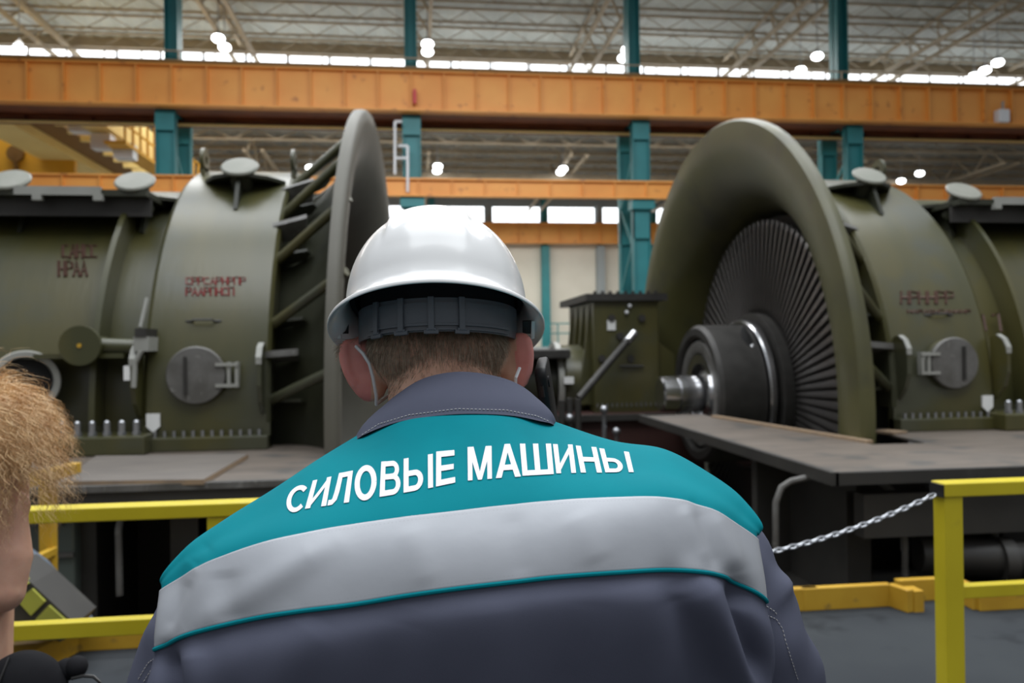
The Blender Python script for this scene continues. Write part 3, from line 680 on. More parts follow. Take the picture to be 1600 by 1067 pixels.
# low machinery between the turbines
p0 = WY(930, 655, 11.0); p1 = WY(1020, 655, 11.0); z1 = WY(975, 470, 11.0).z; x0, x1 = p0.x, p1.x + .1
t = thing('bearing_pedestal', (x0, 11, ZD - .1), 'boxy olive bearing pedestal with dark lid between the turbines', 'machine housing')
MB().box((x0, 11, ZD - .1), (x1, 12.8, z1)).build('housing', M['olive'], t, bevel=.01)
MB().box((x0 - .12, 10.93, z1), (x1 + .12, 13.0, z1 + .10)).build('lid', M['rotor'], t)
for k in range(9): MB().cyl((x0 + .02 + k * (x1 - x0) / 8.5, 11.0, z1 + .1), (x0 + .02 + k * (x1 - x0) / 8.5, 11.0, z1 + .14), .025, n=6).build('lid_bolt', M['rotor'], t)
pass
for k in range(4): MB().prism([(x0, 11.25 + .42 * k, ZD), (x0 - .18, 11.25 + .42 * k, ZD), (x0, 11.25 + .42 * k, z1)], (0, .04, 0)).build('side_rib', M['olive'], t)
MB().prism([(x1, 11.1, ZD), (x1 + .28, 11.1, ZD), (x1 + .26, 11.1, 1.4), (x1, 11.1, 1.6)], (0, .5, 0)).build('side_bracket', M['olive'], t)
c = WY(955, 508, 11); MB().box((c.x - .06, 10.98, c.z - .07), (c.x + .06, 11, c.z + .07)).build('paper_tag', M['paper'], t)
for a in ((955, 497), (1002, 497), (940, 560), (968, 525), (985, 560)):
    c = WY(a[0], a[1], 11); MB().cyl((c.x, 10.96, c.z), (c.x, 11.0, c.z), .05, n=10).build('port', M['rotor'], t)
MB().tube([WY(968, 572, 10.96), WY(1005, 572, 10.96)], .02, 6).build('rail', M['rotor'], t)
for a in ((984, 478), (979, 488)): c = WY(a[0], a[1], 10.97); MB().sphere(c, .03, 8, 6).build('dowel', M['white'], t)
for k in range(14): MB().cyl((x0 + .03 + .07 * k, 10.97, ZD - .02), (x0 + .03 + .07 * k, 10.97, ZD + .03), .014, n=6).build('bolt', M['bolt'], t)
t = thing('inclined_tie_bar', WY(905, 622, 10.5), 'grey tie bar leaning across the pedestal front', 'bar')
MB().cyl(WY(905, 622, 10.3), WY(991, 520, 10.8), .05, n=14).build('rod', M['rotor'], t, smooth=True)
MB().cyl(WY(978, 536, 10.74), WY(991, 520, 10.8), .065, n=14).build('end_fitting', M['machined'], t, smooth=True)
t = thing('plinth', (2.5, 11, -.5), 'dark red plinth under the bearing pedestal', 'plinth')
MB().box((.6, 10.7, -2.4), (4.0, 13.2, ZD - .1)).build('body', M['redbrown'], t)
MB().box((.6, 10.6, ZD - .18), (4.0, 10.72, ZD - .1)).build('edge_strip', M['blacksteel'], t)
c = WY(878, 600, 11.4)
t = thing('round_housing', (c.x, 11.6, ZD), 'round olive end housing with dark cover left of the pedestal', 'machine housing')
MB().lathe([(-.05, .0001), (-.05, .52), (.0, .55), (.30, .55), (.30, .0001)], (c.x + .05, 11.8, 1.0), (1, 0, 0), 40).build('end_bell', M['olive'], t, smooth=True, angle=30)
MB().lathe([(-.75, .0001), (-.75, .46), (-.05, .46), (-.05, .0001)], (c.x + .05, 11.8, 1.0), (1, 0, 0), 32).build('barrel', M['olive_dark'], t, smooth=True, angle=30)
MB().lathe([(-.12, .52), (-.12, .6), (-.04, .6), (-.04, .52)], (c.x + .05, 11.8, 1.0), (1, 0, 0), 40).build('flange_ring', M['lightgrey'], t, smooth=True, angle=30)
a = WY(835, 548, 11.2); b = WY(890, 560, 11.2)
MB().box((a.x - .3, 11.1, b.z), (b.x, 12.0, a.z + .02)).build('cover', M['rotor'], t, bevel=.02)
c = WY(888, 594, 11.2); MB().box((c.x - .07, 11.15, c.z - .05), (c.x + .07, 11.2, c.z + .05)).build('name_plate', M['paper'], t)
t = thing('drain_valve', WY(890, 660, 10.2), 'dark upright pipes with valves below the round housing', 'valve')
mb = MB()
for a in ((878, 625, 700), (890, 622, 690), (903, 622, 700)): mb.cyl(WY(a[0], a[1], 10.2), WY(a[0], a[2], 10.2), .045, n=10)
mb.build('pipe', M['blacksteel'], t, smooth=True)
for a in ((890, 653), (944, 640), (963, 674)): MB().sphere(WY(a[0], a[1], 10.1), .055, 10, 8).build('valve_knob', M['bolt'], t, smooth=True)
mb = MB()
for a in ((944, 640, 690), (963, 674, 720)): mb.cyl(WY(a[0], a[1], 10.15), WY(a[0], a[2], 10.15), .03, n=8)
mb.build('spindle', M['bolt'], t)

# ================================================================ DECKS
t = thing('service_deck', (6, 5, ZD), 'worn steel deck around the right turbine, raised on a black frame', 'platform')
poly = [(2.71, 4.91), (14, 4.91), (14, 7.35), (4.40, 7.35), (4.25, 6.22), (3.78, 6.22), (3.45, 8.6), (3.45, 9.3), (2.71, 9.3)]
MB().prism([(x, y, ZD - .02) for x, y in poly], (0, 0, .02)).build('deck_plate', M['deck'], t)
mb = MB().box((2.69, 4.85, ZD - .07), (14, 4.91, ZD + .012)).box((2.66, 4.85, ZD - .07), (2.71, 9.3, ZD + .015))
mb.build('fascia', M['blacksteel'], t)
MB().beam((3.44, 8.9, ZD + .012), (3.80, 6.30, ZD + .012), .07, .025).beam((4.3, 6.9, ZD + .012), (4.5, 7.0, ZD + .012), .2, .02).build('edge_board', M['ply'], t)
MB().box((2.95, 4.97, ZD - .45), (14, 5.09, ZD - .16)).build('girder', M['blacksteel'], t)
def under(xs_, t, Yf):
    for x in xs_:
        MB().box((x - .015, Yf, -2.4), (x + .015, Yf + 1.3, ZD - .1)).box((x - .09, Yf - .01, -2.4), (x + .09, Yf + .02, ZD - .2)).build('stanchion', M['blacksteel'], t)
under((3.1, 4.3, 5.6, 7.0, 8.4, 10), t, 5.3)
MB().box((2.8, 6.3, -2.4), (14, 6.4, ZD - .1)).build('back_plate', M['blacksteel'], t)
MB().box((2.8, 5.1, -.42), (14, 6.3, -.36)).build('ledge', M['blacksteel'], t)
def bracket(px, py, w, h, fl, t, m='steel_grey'):
    a = [(0, h), (0, h * .3), (w * .18, h * .08), (w * .45, 0), (w, -.06 * h)]
    MB().tube([WY(px + (fl * x), py + y, 5.2) for x, y in a], .022, 8).build('curved_stiffener', M[m], t, smooth=True)
bracket(1212, 752, 52, 110, 1, t); bracket(1412, 800, -40, 60, -1, t); MB().tube([WY(1372, 752, 5.15), WY(1392, 765, 5.15), WY(1410, 788, 5.15), WY(1414, 850, 5.15), WY(1414, 900, 5.15)], .022, 8).build('curved_stiffener', M['steel_grey'], t, smooth=True)
bracket(1555, 770, 30, 80, -1, t)
c = WY(1500, 890, 4.9); t2 = thing('pipe_drum', c, 'black horizontal pipe lying under the right deck', 'pipe')
MB().cyl((c.x - .1, 5.2, c.z + .03), (c.x + .75, 5.0, c.z), .13, n=24).build('barrel', M['blacksteel'], t2, smooth=True)
MB().cyl((c.x + .40, 5.06, c.z), (c.x + .48, 5.04, c.z), .16, n=24).build('collar', M['blacksteel'], t2, smooth=True)
for a in ((1500, 802),): c = WY(a[0], a[1], 5.1); tag(MB().sphere(c, .03, 8, 6).build('frame_plug', M['lightgrey'], at=c), 'small pale plug on the black frame under the right deck', 'plug')

t = thing('service_deck', (-3, 5.5, ZD), 'worn steel deck in front of the left turbine', 'platform')
poly = [(-9, 5.36), (.25, 5.36), (.25, 7.35), (-.25, 7.35), (-.25, 6.3), (-.62, 6.3), (-.80, 7.35), (-9, 7.35)]
MB().prism([(x, y, ZD - .02) for x, y in poly], (0, 0, .02)).build('deck_plate', M['deck'], t)
MB().box((-9, 5.30, ZD - .14), (.25, 5.36, ZD + .01)).build('fascia', M['blacksteel'], t)
MB().box((-9, 5.28, ZD - .03), (.25, 5.30, ZD + .012)).build('fascia_edge', M['steel_grey'], t)
under((-5.2, -4.2, -3.4, -2.2, -1.55, -1.3, -.4, .2), t, 5.6)
MB().box((-9, 6.6, -2.4), (.25, 6.7, ZD - .1)).build('back_plate', M['blacksteel'], t)
for a in ((185, 800, 860), (470, 740, 760)): MB().tube([WY(a[0] + 18, a[1], 5.4), WY(a[0] + 4, a[1] + 8, 5.4), WY(a[0], a[1] + 28, 5.4), WY(a[0] + 2, a[2] + 70, 5.4)], .022, 8).build('curved_stiffener', M['steel_grey'], t, smooth=True)
a = WY(20, 800, 5.5); b = WY(118, 960, 5.5)
t2 = thing('cabinet', (b.x, 5.5, -1.2), 'dusty grey-green panelled cabinet below the left deck', 'cabinet')
MB().box((a.x - 1.5, 5.5, -2.4), (b.x, 6.3, a.z + .05)).build('body', M['greenglass'], t2, bevel=.02)
mb = MB().box((a.x - 1.5, 5.47, a.z - .30), (b.x, 5.5, a.z - .27)).box((b.x - .25, 5.46, a.z - .09), (b.x - .06, 5.5, a.z - .02)); mb.build('trim_strip', M['steel_grey'], t2)
# plywood sheet, metal shims and grease marks on the left deck
c = [WZ(95, 752, ZD + .035), WZ(318, 749, ZD + .035), WZ(388, 709, ZD + .035), WZ(150, 712, ZD + .035)]
o = MB().prism([(p.x, p.y, ZD + .002) for p in c], (0, 0, .033)).build('plywood_sheet', M['plytop'], at=(c[0].x, c[0].y, ZD)); o.data.materials.append(M['ply'])
for f in o.data.polygons:
    if abs(f.normal.z) < .5: f.material_index = 1
tag(o, 'trodden plywood sheet lying on the left deck', 'plywood')
for k in range(4):
    p = WZ(122 + 33 * k, 703, ZD + .02); t = thing('steel_shim', (p.x, p.y, ZD), 'bright steel pad in the row on the left deck, %s' % ('leftmost', 'second from the left', 'second from the right', 'rightmost')[k], 'steel pad', 'bright pads on the left deck')
    MB().box((p.x - .085, p.y - .05, ZD), (p.x + .085, p.y + .08, ZD + .02)).build('pad', M['lightgrey'], t, bevel=.006)
    MB().cyl((p.x, p.y + .05, ZD + .02), (p.x, p.y + .05, ZD + .07), .03, n=6).build('nut', M['bolt'], t)

# ================================================================ RAILINGS AND KERBS
YR = 2.41
def P_r(px, py): return WY(px, py, YR)
t = thing('guard_railing', (1.68, YR, 0), 'bright yellow guard railing at the right edge, chain hooked to its post', 'railing')
zt_ = P_r(1490, 752).z; zm = P_r(1540, 921).z; xp = P_r(1482, 850).x
MB().box((xp - .032, YR - .03, .22), (xp + .032, YR + .03, zt_ - .03)).build('post', M['yellow'], t, bevel=.004)
MB().box((xp - .040, YR - .038, 0), (xp + .040, YR + .038, .24)).build('post_socket', M['yellow'], t, bevel=.004)
MB().box((xp - .035, YR - .035, zt_ - .045), (4.5, YR + .035, zt_)).build('top_rail', M['yellow'], t, bevel=.004)
MB().box((xp - .0, YR - .02, zm - .02), (4.5, YR + .02, zm + .02)).build('middle_rail', M['yellow'], t, bevel=.003)
MB().box((xp - .042, YR - .032, zt_ - .045), (xp - .034, YR + .032, zt_ - .005)).build('end_cap', M['black_plastic'], t)
MB().box((3.6, YR - .03, 0), (3.66, YR + .03, zt_ - .04)).build('post', M['yellow'], t)
t = thing('guard_railing', (-.6, YR, 0), 'bright yellow guard railing left of the standing man', 'railing')
zl_ = P_r(200, 788).z; xl = P_r(344, 850).x; zlm = P_r(120, 980).z
MB().box((-3.4, YR - .035, zl_ - .04), (xl + .35, YR + .035, zl_)).build('top_rail', M['yellow'], t, bevel=.004)
MB().box((xl - .03, YR - .03, 0), (xl + .03, YR + .03, zl_ - .04)).build('post', M['yellow'], t, bevel=.004)
MB().box((-3.4, YR - .02, zlm - .025), (xl + .0, YR + .02, zlm + .02)).build('middle_rail', M['yellow'], t, bevel=.003)
MB().box((-3.0, YR - .03, 0), (-2.94, YR + .03, zl_ - .04)).build('post', M['yellow'], t)
# chain: links along a catenary
a = P_r(1466, 770); b = Vector((xl + .35, YR, a.z - .02))
t = thing('barrier_chain', a, 'zinc barrier chain sagging from the right railing post', 'chain')
mid = P_r(1215, 857); n = 110
def chain_pt(s_):
    x = a.x + (b.x - a.x) * s_; k = (a.z - mid.z) / ((a.x - mid.x) / (a.x - b.x) * (1 - (a.x - mid.x) / (a.x - b.x)))
    return Vector((x, YR, a.z + (b.z - a.z) * s_ - k * s_ * (1 - s_)))
Lc = 0; pts = [chain_pt(i / 400) for i in range(401)]
step = .024; acc = 0; k = 0
for i in range(1, 401):
    acc += (pts[i] - pts[i-1]).length
    if acc >= step and k < 98:
        acc = 0; A = (pts[i] - pts[i-1]).normalized(); S, U_, _ = frame_of(A, (0, 1, 0))
        N_ = (S + U_).normalized() if k % 2 else (S - U_).normalized(); c = pts[i]
        ring = [c + A * (.016 * math.cos(q_)) + N_ * (.0065 * math.sin(q_)) for q_ in np.linspace(0, 2*math.pi, 13)[:-1]]
        MB().tube(ring, .0030, 5, closed=True).build('link', M['zinc'], t, smooth=True, fix=False); k += 1
# toe boards at the floor edge
def toe(name, pts, label, h=.13):
    o0 = thing('toe_board', (pts[0][0], pts[0][1], 0), label, 'toe board')
    for p, q_ in zip(pts, pts[1:]): MB().beam((p[0], p[1], h / 2), (q_[0], q_[1], h / 2), .05, h).build('board', M['gold'], o0, bevel=.005)
    return o0
A = WZ(1255, 955, 0); B = WZ(1402, 952, 0); C_ = WZ(1425, 958, 0); D = WZ(1442, 955, 0)
toe('t', [(A.x, A.y + .02), (B.x, A.y + .02), (C_.x, A.y - .12)], 'golden toe board at the floor edge under the chain')
MB_t = toe('t', [(C_.x + .04, A.y + .08), (WZ(1530, 952, 0).x, A.y + .08), (WZ(1545, 962, 0).x, A.y - .14), (4.5, A.y - .14)], 'golden toe board at the floor edge behind the right railing')
mb = MB().box((D.x - .06, A.y - .12, 0), (D.x, A.y - .02, .12)); mb.build('corner_block', M['gold'], MB_t)
A = WZ(110, 992, 0); B = WZ(225, 990, 0)
t = toe('t', [(A.x, 4.38), (2.3, 4.38)], 'golden toe board left of the man behind the railing')
MB().prism([(A.x - .6, 3.8, .0), (A.x - .05, 3.7, 0), (A.x + .15, 4.36, 0), (A.x - .02, 4.40, 0)], (0, 0, .12)).build('ramp_board', M['gold'], t)
# golden stair-head rail
b0 = WZ(77, 985, 0); zt3 = WY(77, 728, b0.y).z
t = thing('stair_railing', (b0.x, b0.y, 0), 'worn golden stair-head railing beside the blond person', 'railing')
MB().box((b0.x - .035, b0.y - .035, 0), (b0.x + .035, b0.y + .035, zt3 - .04)).build('post', M['gold'], t, bevel=.004)
f_ = WZ(118, 722, zt3); n_ = WZ(25, 747, zt3)
MB().beam((n_.x - .0, n_.y, zt3 - .03), (f_.x, f_.y, zt3 - .03), .07, .06).build('top_rail', M['gold'], t, bevel=.004)
MB().beam(WY(5, 900, 4.0), WY(84, 860, b0.y), .04, .04).build('middle_rail', M['gold'], t, bevel=.003)
# lime wedge and hose at lower left
p = WY(25, 930, 3.9)
t = thing('cable_ramp', (p.x, 4.0, 0), 'lime yellow and black striped ramp at lower left behind the blond person', 'ramp')
MB().prism([WY(-40, 880, 4.0), WY(20, 888, 4.0), WY(50, 912, 4.0), WY(118, 975, 4.0), WY(100, 1000, 4.0), WY(-40, 1000, 4.0)], (0, .25, 0)).build('body', M['blacksteel'], t)
for a in ([(0, 905), (28, 893), (44, 912), (20, 932)], [(26, 938), (50, 920), (70, 940), (48, 962)], [(55, 968), (76, 946), (112, 978), (88, 996)]):
    MB().prism([WY(x, y, 3.985) for x, y in a], (0, .04, 0)).build('stripe', M['limeyellow'], t)
t = thing('hose', WY(40, 890, 4.3), 'thick blue-grey hose curving behind the striped ramp', 'hose')
MB().tube([WY(-60, 850, 4.38), WY(10, 865, 4.36), WY(50, 895, 4.33), WY(85, 935, 4.3), WY(120, 985, 4.28)], .09, 14).build('tube', M['bluepipe'], t, smooth=True)
# ================================================================ PEOPLE
def cap_blob(mb, a, b, ra, rb, n=14):
    mb.tube([a, b], [ra, rb], n); mb.sphere(a, ra, n, 8); mb.sphere(b, rb, n, 8)
def chain_blob(mb, pts, rs, n=14):
    for p, q, r, s_ in zip(pts, pts[1:], rs, rs[1:]): cap_blob(mb, p, q, r, s_, n)
def remesh(mb, name, m, parent, voxel, smooth=4):
    o = mb.build(name, m, parent, fix=False)
    md = o.modifiers.new('r', 'REMESH'); md.mode = 'VOXEL'; md.voxel_size = voxel; md.use_smooth_shade = True
    sm = o.modifiers.new('s', 'SMOOTH'); sm.iterations = smooth; sm.factor = .5
    bpy.context.view_layer.update(); dg = bpy.context.evaluated_depsgraph_get()
    me = bpy.data.meshes.new_from_object(o.evaluated_get(dg)); o.modifiers.clear(); o.data = me
    if not me.materials: me.materials.append(m)
    for p in me.polygons: p.use_smooth = True
    return o
def bvh_of(objs):
    V = []; Fc = []
    for o in objs:
        k = len(V); o0 = ORG[o.name]; V += [v.co + o0 for v in o.data.vertices]; Fc += [tuple(i + k for i in p.vertices) for p in o.data.polygons]
    return BVHTree.FromPolygons(V, Fc)
def crom(p0, p1, p2, p3, t):
    return 0.5 * ((2*p1) + (p2 - p0)*t + (2*p0 - 5*p1 + 4*p2 - p3)*t*t + (3*p1 - p0 - 3*p2 + p3)*t*t*t)
def hand(mb, wrist, palm_c, across, along, normal, curl, rf=.0085, thumb_dir=None, L=1.0):
    """palm with four fingers of unequal length and a thumb rooted at the side of the palm"""
    across, along, normal = across.normalized(), along.normalized(), normal.normalized()
    cap_blob(mb, wrist, palm_c - along * .02, .024, .026)
    for k in range(4): cap_blob(mb, palm_c - along * .035 + across * (.010 * (k - 1.5)), palm_c + along * .035 + across * (.019 * (k - 1.5)), .013, .0125, 10)
    ln = [.92, 1.0, .95, .76]
    for k in range(4):
        p = palm_c + along * .042 + across * (.020 * (k - 1.5)); d = along.copy(); pts = [p]
        for s_, seg in enumerate((.040, .026, .021)):
            ang = curl[s_] * (1 + .08 * k); d = (d * math.cos(ang) + normal * math.sin(ang)).normalized(); pts.append(pts[-1] + d * seg * ln[k] * L)
            nn = normal - d * normal.dot(d)
            if nn.length > .2: pass
            normal_k = normal
        chain_blob(mb, pts, [rf * 1.08, rf, rf * .92, rf * .78], 10)
    tb = palm_c - along * .022 - across * .030; td = (thumb_dir or (along * .7 - across * .6 + normal * .5)).normalized()
    chain_blob(mb, [tb, tb + td * .034, tb + (td + normal * .25).normalized() * .062, tb + (td + normal * .5).normalized() * .084], [.0135, .011, .0100, .0085], 10)

man = thing('person', LM(-.03, .80, 0), 'man seen from behind in white hard hat and teal-and-grey work jacket, phone at his ear', 'person')
# ---- body
mb = MB()
mb.sphere(LM(-.088, .985, 1.590), (.078, .096, .104), 24, 16)
mb.sphere(LM(-.088, .950, 1.548), (.080, .066, .062), 24, 14)
mb.sphere(LM(-.086, 1.020, 1.520), (.062, .058, .062), 20, 12)
mb.sphere(LM(-.086, 1.058, 1.492), (.036, .026, .026), 16, 10)
mb.sphere(LM(-.086, 1.083, 1.548), (.013, .018, .022), 12, 8)
for s_ in (-1, 1): mb.sphere(LM(-.086 + s_ * .034, 1.062, 1.59), (.024, .014, .012), 12, 8)
cap_blob(mb, LM(-.086, .966, 1.535), LM(-.074, .895, 1.44), .064, .066, 20)
chain_blob(mb, [LM(-.05, .90, 1.40), LM(-.04, .83, 1.25), LM(-.04, .80, 1.05), LM(-.04, .80, .92)], [.10, .13, .125, .13])
chain_blob(mb, [LM(-.16, .85, 1.335), LM(.10, .88, 1.335)], [.045, .045])
chain_blob(mb, [LM(.180, .870, 1.320), LM(.268, .89, 1.13)], [.040, .036]); chain_blob(mb, [LM(.272, .89, 1.13), LM(.110, 1.026, 1.300)], [.038, .026])
chain_blob(mb, [LM(-.225, .790, 1.315), LM(-.285, .775, 1.09)], [.040, .036]); chain_blob(mb, [LM(-.29, .77, 1.09), LM(-.17, 1.03, 1.03)], [.038, .026])
for s_ in (-1, 1): chain_blob(mb, [LM(-.04 + s_ * .09, .80, .90), LM(-.04 + s_ * .12, .83, .48), LM(-.04 + s_ * .13, .78, .10)], [.075, .052, .038]); cap_blob(mb, LM(-.04 + s_ * .13, .76, .06), LM(-.04 + s_ * .14, .93, .045), .035, .028)
# ears
for pts in ([(548, 545, .962, .0125), (547, 560, .960, .0135), (553, 580, .960, .0130), (562, 598, .960, .0115), (572, 613, .962, .0100), (578, 620, .965, .0088)],
            [(814, 534, .955, .0125), (818, 550, .955, .0130), (819, 568, .957, .0120), (816, 588, .96, .0100), (812, 600, .962, .0085)]):
    for (x, y, d, r), (x2, y2, d2, r2) in zip(pts, pts[1:]):
        for f in (0, .5):
            c = P(x + (x2 - x) * f, y + (y2 - y) * f, d); mb.sphere(c, (r * 1.05, r * .75, r), 12, 8)
for pts in ([(566, 545), (570, 570), (578, 592), (584, 606)], [(802, 540), (801, 560), (801, 580)]):
    for x, y in pts: mb.sphere(P(x, y, .962), (.016, .012, .017), 12, 8)
mb.tube([P(545, 530, .955), P(537, 540, .95), P(535, 556, .95), P(540, 578, .95), P(551, 600, .952), P(565, 620, .957)], [.004, .0052, .0056, .0052, .0048, .004], 8)
mb.tube([P(815, 524, .95), P(826, 530, .948), P(829, 548, .948), P(827, 572, .95), P(820, 594, .955)], [.004, .0048, .005, .0045, .004], 8)
# right hand closed round the phone, left hand relaxed
rx, ry, rz = LM(1, 0, 0), LM(0, 1, 0), Vector((0, 0, 1))
hand(mb, LM(.106, 1.026, 1.305), LM(.090, 1.012, 1.362), -rz * .8 + ry * .3, (ry * .8 + rz * .35 - rx * .15), -rx, (.6, .8, .6), thumb_dir=rz * .6 - ry * .4 - rx * .3)
hand(mb, LM(-.165, 1.04, 1.028), LM(-.145, 1.10, 1.01), rx * .3 - rz * .9, ry, rx, (.45, .5, .4))
body = remesh(mb, 'body', M['skin'], man, .0042, 3)
body.data.materials.append(M['ear_skin'])
earc = [P(556, 578, .955), P(820, 562, .955)]
bo_ = ORG[body.name]
for p in body.data.polygons:
    c = p.center + bo_
    if any((c - e_).length < .046 for e_ in earc): 
        q_ = CM.inverted() @ c; px = 800 + F * q_.x / -q_.z
        if px < 580 or px > 806: p.material_index = 1
for s_ in (-1, 1):
    MB().sphere(LM(-.086 + s_ * .032, 1.066, 1.573), .012, 14, 10).build('eye', M['white'], man, smooth=True)
MB().box(LM(-.11, 1.06, 1.50) , LM(-.06, 1.085, 1.505)).build('mouth', M['ear_skin'], man)
# ---- hair: short strands round the nape and temples
bv = bvh_of([body]); mb = MB(); hc = LM(-.088, .975, 1.55)
def add_strand(mb, pts, w):
    k = len(mb.v); side = Vector((rng.normal(), rng.normal(), rng.normal())).normalized(); m = len(pts)
    for i, p in enumerate(pts):
        A = (pts[min(i+1, m-1)] - pts[max(i-1, 0)]).normalized(); S = A.cross(side).normalized() * (w * (1 - i / m) / 2 + 1e-5)
        mb.v += [p - S, p + S]
    for i in range(m - 1): mb.f.append((k+2*i, k+2*i+1, k+2*i+3, k+2*i+2))
for i in range(26000):
    az = rng.uniform(-2.2, 2.2); z = rng.uniform(1.487, 1.61)
    d = LM(math.sin(az), -math.cos(az), 0); side = abs(math.sin(az))
    zb = 1.524 + .005 * math.sin(az * 7 + 1) - .022 * math.exp(-((az + .62) / .24) ** 2) - .022 * math.exp(-((az - .95) / .22) ** 2) + (.03 if abs(az) > 1.5 else 0)
    if z < zb - .012 + rng.random() * .03: continue
    h = bv.ray_cast(Vector((hc.x, hc.y, z)) + d * .16, -d, .2)
    if h[0] is None: continue
    n_ = h[1]; 
    if (h[0] - earc[0]).length < .030 or (h[0] - earc[1]).length < .030: continue
    sway = math.sin(az * 3.1) * .5
    g = (Vector((0, 0, -1)) + LM(-1, 0, 0) * (.25 * sway + rng.normal() * .16)); g = (g - n_ * g.dot(n_)).normalized()
    L = rng.uniform(.009, .017) * (1 if z > zb + .02 else .55)
    p = h[0] - n_ * .0005
    add_strand(mb, [p, p + (g * .8 + n_ * .35) * L * .5, p + g * L * .95 + n_ * L * .30], .00042)
hair = mb.build('hair', M['hair'], man, fix=False); hair['kind'] = 'stuff'
# ---- face mask with ear loops
G = []
for i in range(9):
    v = i / 8; row = []
    for j in range(13):
        u = (j / 12 - .5) * 2; row.append(LM(-.086 + u * .070, 1.015 + .078 * math.sqrt(max(0, 1 - u * u * .93)) + .012 * math.sin(v * math.pi), 1.565 - v * .095))
    G.append(row)
o = MB().grid(G).build('face_mask', M['mask'], man, smooth=True, fix=False); sm = o.modifiers.new('s', 'SOLIDIFY'); sm.thickness = .0015
mb = MB().tube([P(556, 541, .935), P(567, 552, .925), P(577, 568, .924), P(583, 590, .926), P(588, 618, .93), P(588, 632, .94), LM(-.156, 1.02, 1.49)], .0020, 6); mb.build('ear_loop', M['elastic'], man, smooth=True); mb = MB()
mb.tube([P(812, 575, .925), P(806, 590, .915), P(805, 603, .918), P(804, 615, .93), LM(-.016, 1.02, 1.49)], .0020, 6); mb.build('ear_loop', M['elastic'], man, smooth=True)
pass

# ---- jacket back, built over a net of measured points (pixel, depth)
NS = [(256,908,.700),(290,856,.705),(350,812,.720),(430,762,.745),(500,716,.775),(560,684,.820),(630,652,.805),(715,643,.795),(800,646,.805),(862,662,.835),(960,690,.830),(1040,703,.820),(1110,740,.800),(1160,778,.775),(1189,826,.755)]
N1 = [(255,925,.685),(285,903,.665),(322,881,.650),(408,851,.640),(480,835,.640),(560,821,.645),(640,810,.652),(715,801,.658),(800,791,.663),(870,785,.667),(964,780,.672),(1040,781,.680),(1105,796,.695),(1150,820,.715),(1181,846,.740)]
N2 = [(246,1012,.655),(280,996,.635),(322,982,.622),(400,964,.612),(470,953,.610),(550,943,.612),(635,929,.618),(715,918,.622),(800,908,.626),(870,900,.630),(964,893,.638),(1050,889,.650),(1120,897,.668),(1165,912,.690),(1194,940,.722)]
Nm = [(250,935,.690),(284,876,.683),(334,844,.680),(418,802,.688),(490,770,.702),(560,744,.718),(635,722,.722),(715,712,.722),(800,710,.728),(866,716,.738),(962,728,.745),(1040,738,.745),(1108,764,.742),(1155,797,.742),(1185,836,.748)]
Nm[0] = (255, 916, .692)
rowS = [P(*p) for p in NS]; rowM = [P(*p) for p in Nm]; row1 = [P(*p) for p in N1]; row2 = [P(*p) for p in N2]
n_c = 15
row3 = []; row4 = []
for j in range(n_c):
    p = row2[j]; px3 = N2[j][0] + (6 if j > 9 else 0) + (-10 if j == 0 else 0); row3.append(P(px3, N2[j][1] + 175 + (j - 7) * -3, N2[j][2] - .006))
    u = (j - 7) / 7; row4.append(LM(-.04 + u * .235, .70 + .10 * u * u - (0 if abs(u) < .9 else -.03), .88))
fw = LM(0, 1, 0)
rowF = []; rowG = []
for j, p in enumerate(rowS):
    k = 1 if 5 <= j <= 9 else 0
    rowF.append(p + (fw * .030 + Vector((0, 0, -.004)) if k else fw * .055 + Vector((0, 0, -.012))))
    rowG.append(p + (fw * .16 + Vector((0, 0, -.05)) if k else fw * .12 + Vector((0, 0, -.045))))
rows = [rowG, rowF, rowS, rowM, row1, row2, row3, row4]     # v = 0..7
inward = [Vector(LM(.035, .060, 0)), Vector(LM(-.035, .060, 0))]
rows = [[r[0] + inward[0]] + r + [r[-1] + inward[1]] for r in rows]
NET = np.array([[list(p) for p in r] for r in rows])         # 8 x 17 x 3
def netpt(v, u):                                             # u in 0..16
    i = min(int(v), NET.shape[0] - 2); j = min(int(u), NET.shape[1] - 2); tv, tu = v - i, u - j
    def rowv(ii):
        ii = max(0, min(NET.shape[0] - 1, ii)); g = lambda jj: NET[ii, max(0, min(NET.shape[1] - 1, jj))]
        return crom(g(j-1), g(j), g(j+1), g(j+2), tu)
    return crom(rowv(i-1), rowv(i), rowv(i+1), rowv(i+2), tv)
CMI = CM.inverted()
def proj(p): q_ = CMI @ Vector(p); return 800 + F * q_.x / -q_.z, 533.5 - F * q_.y / -q_.z
FOLDS = [(520,850,300,985,22,.0028),(352,890,362,975,24,-.0022),(300,905,262,985,9,-.0018),(1068,790,1098,880,14,.0022),(1085,792,1120,890,10,-.002),(1112,800,1160,905,12,.0022),(900,800,935,880,26,.0015),(640,820,670,915,24,.0012),(800,800,815,905,22,-.0012),
         (1085,895,1190,1120,24,.0130),(1150,900,1185,1060,18,-.0160),(1050,905,1125,1110,28,-.0070),(262,1015,274,1130,14,-.0120),(300,1010,318,1130,22,.0050),(500,965,400,1110,40,.0030),(640,950,600,1110,38,-.0024),(760,930,780,1110,48,.0026),(930,915,900,1110,42,-.0020),(1010,905,1030,1110,34,.0028),(700,700,560,770,30,.0012),(905,720,1090,772,26,.0015),(330,850,300,885,12,-.0016)]
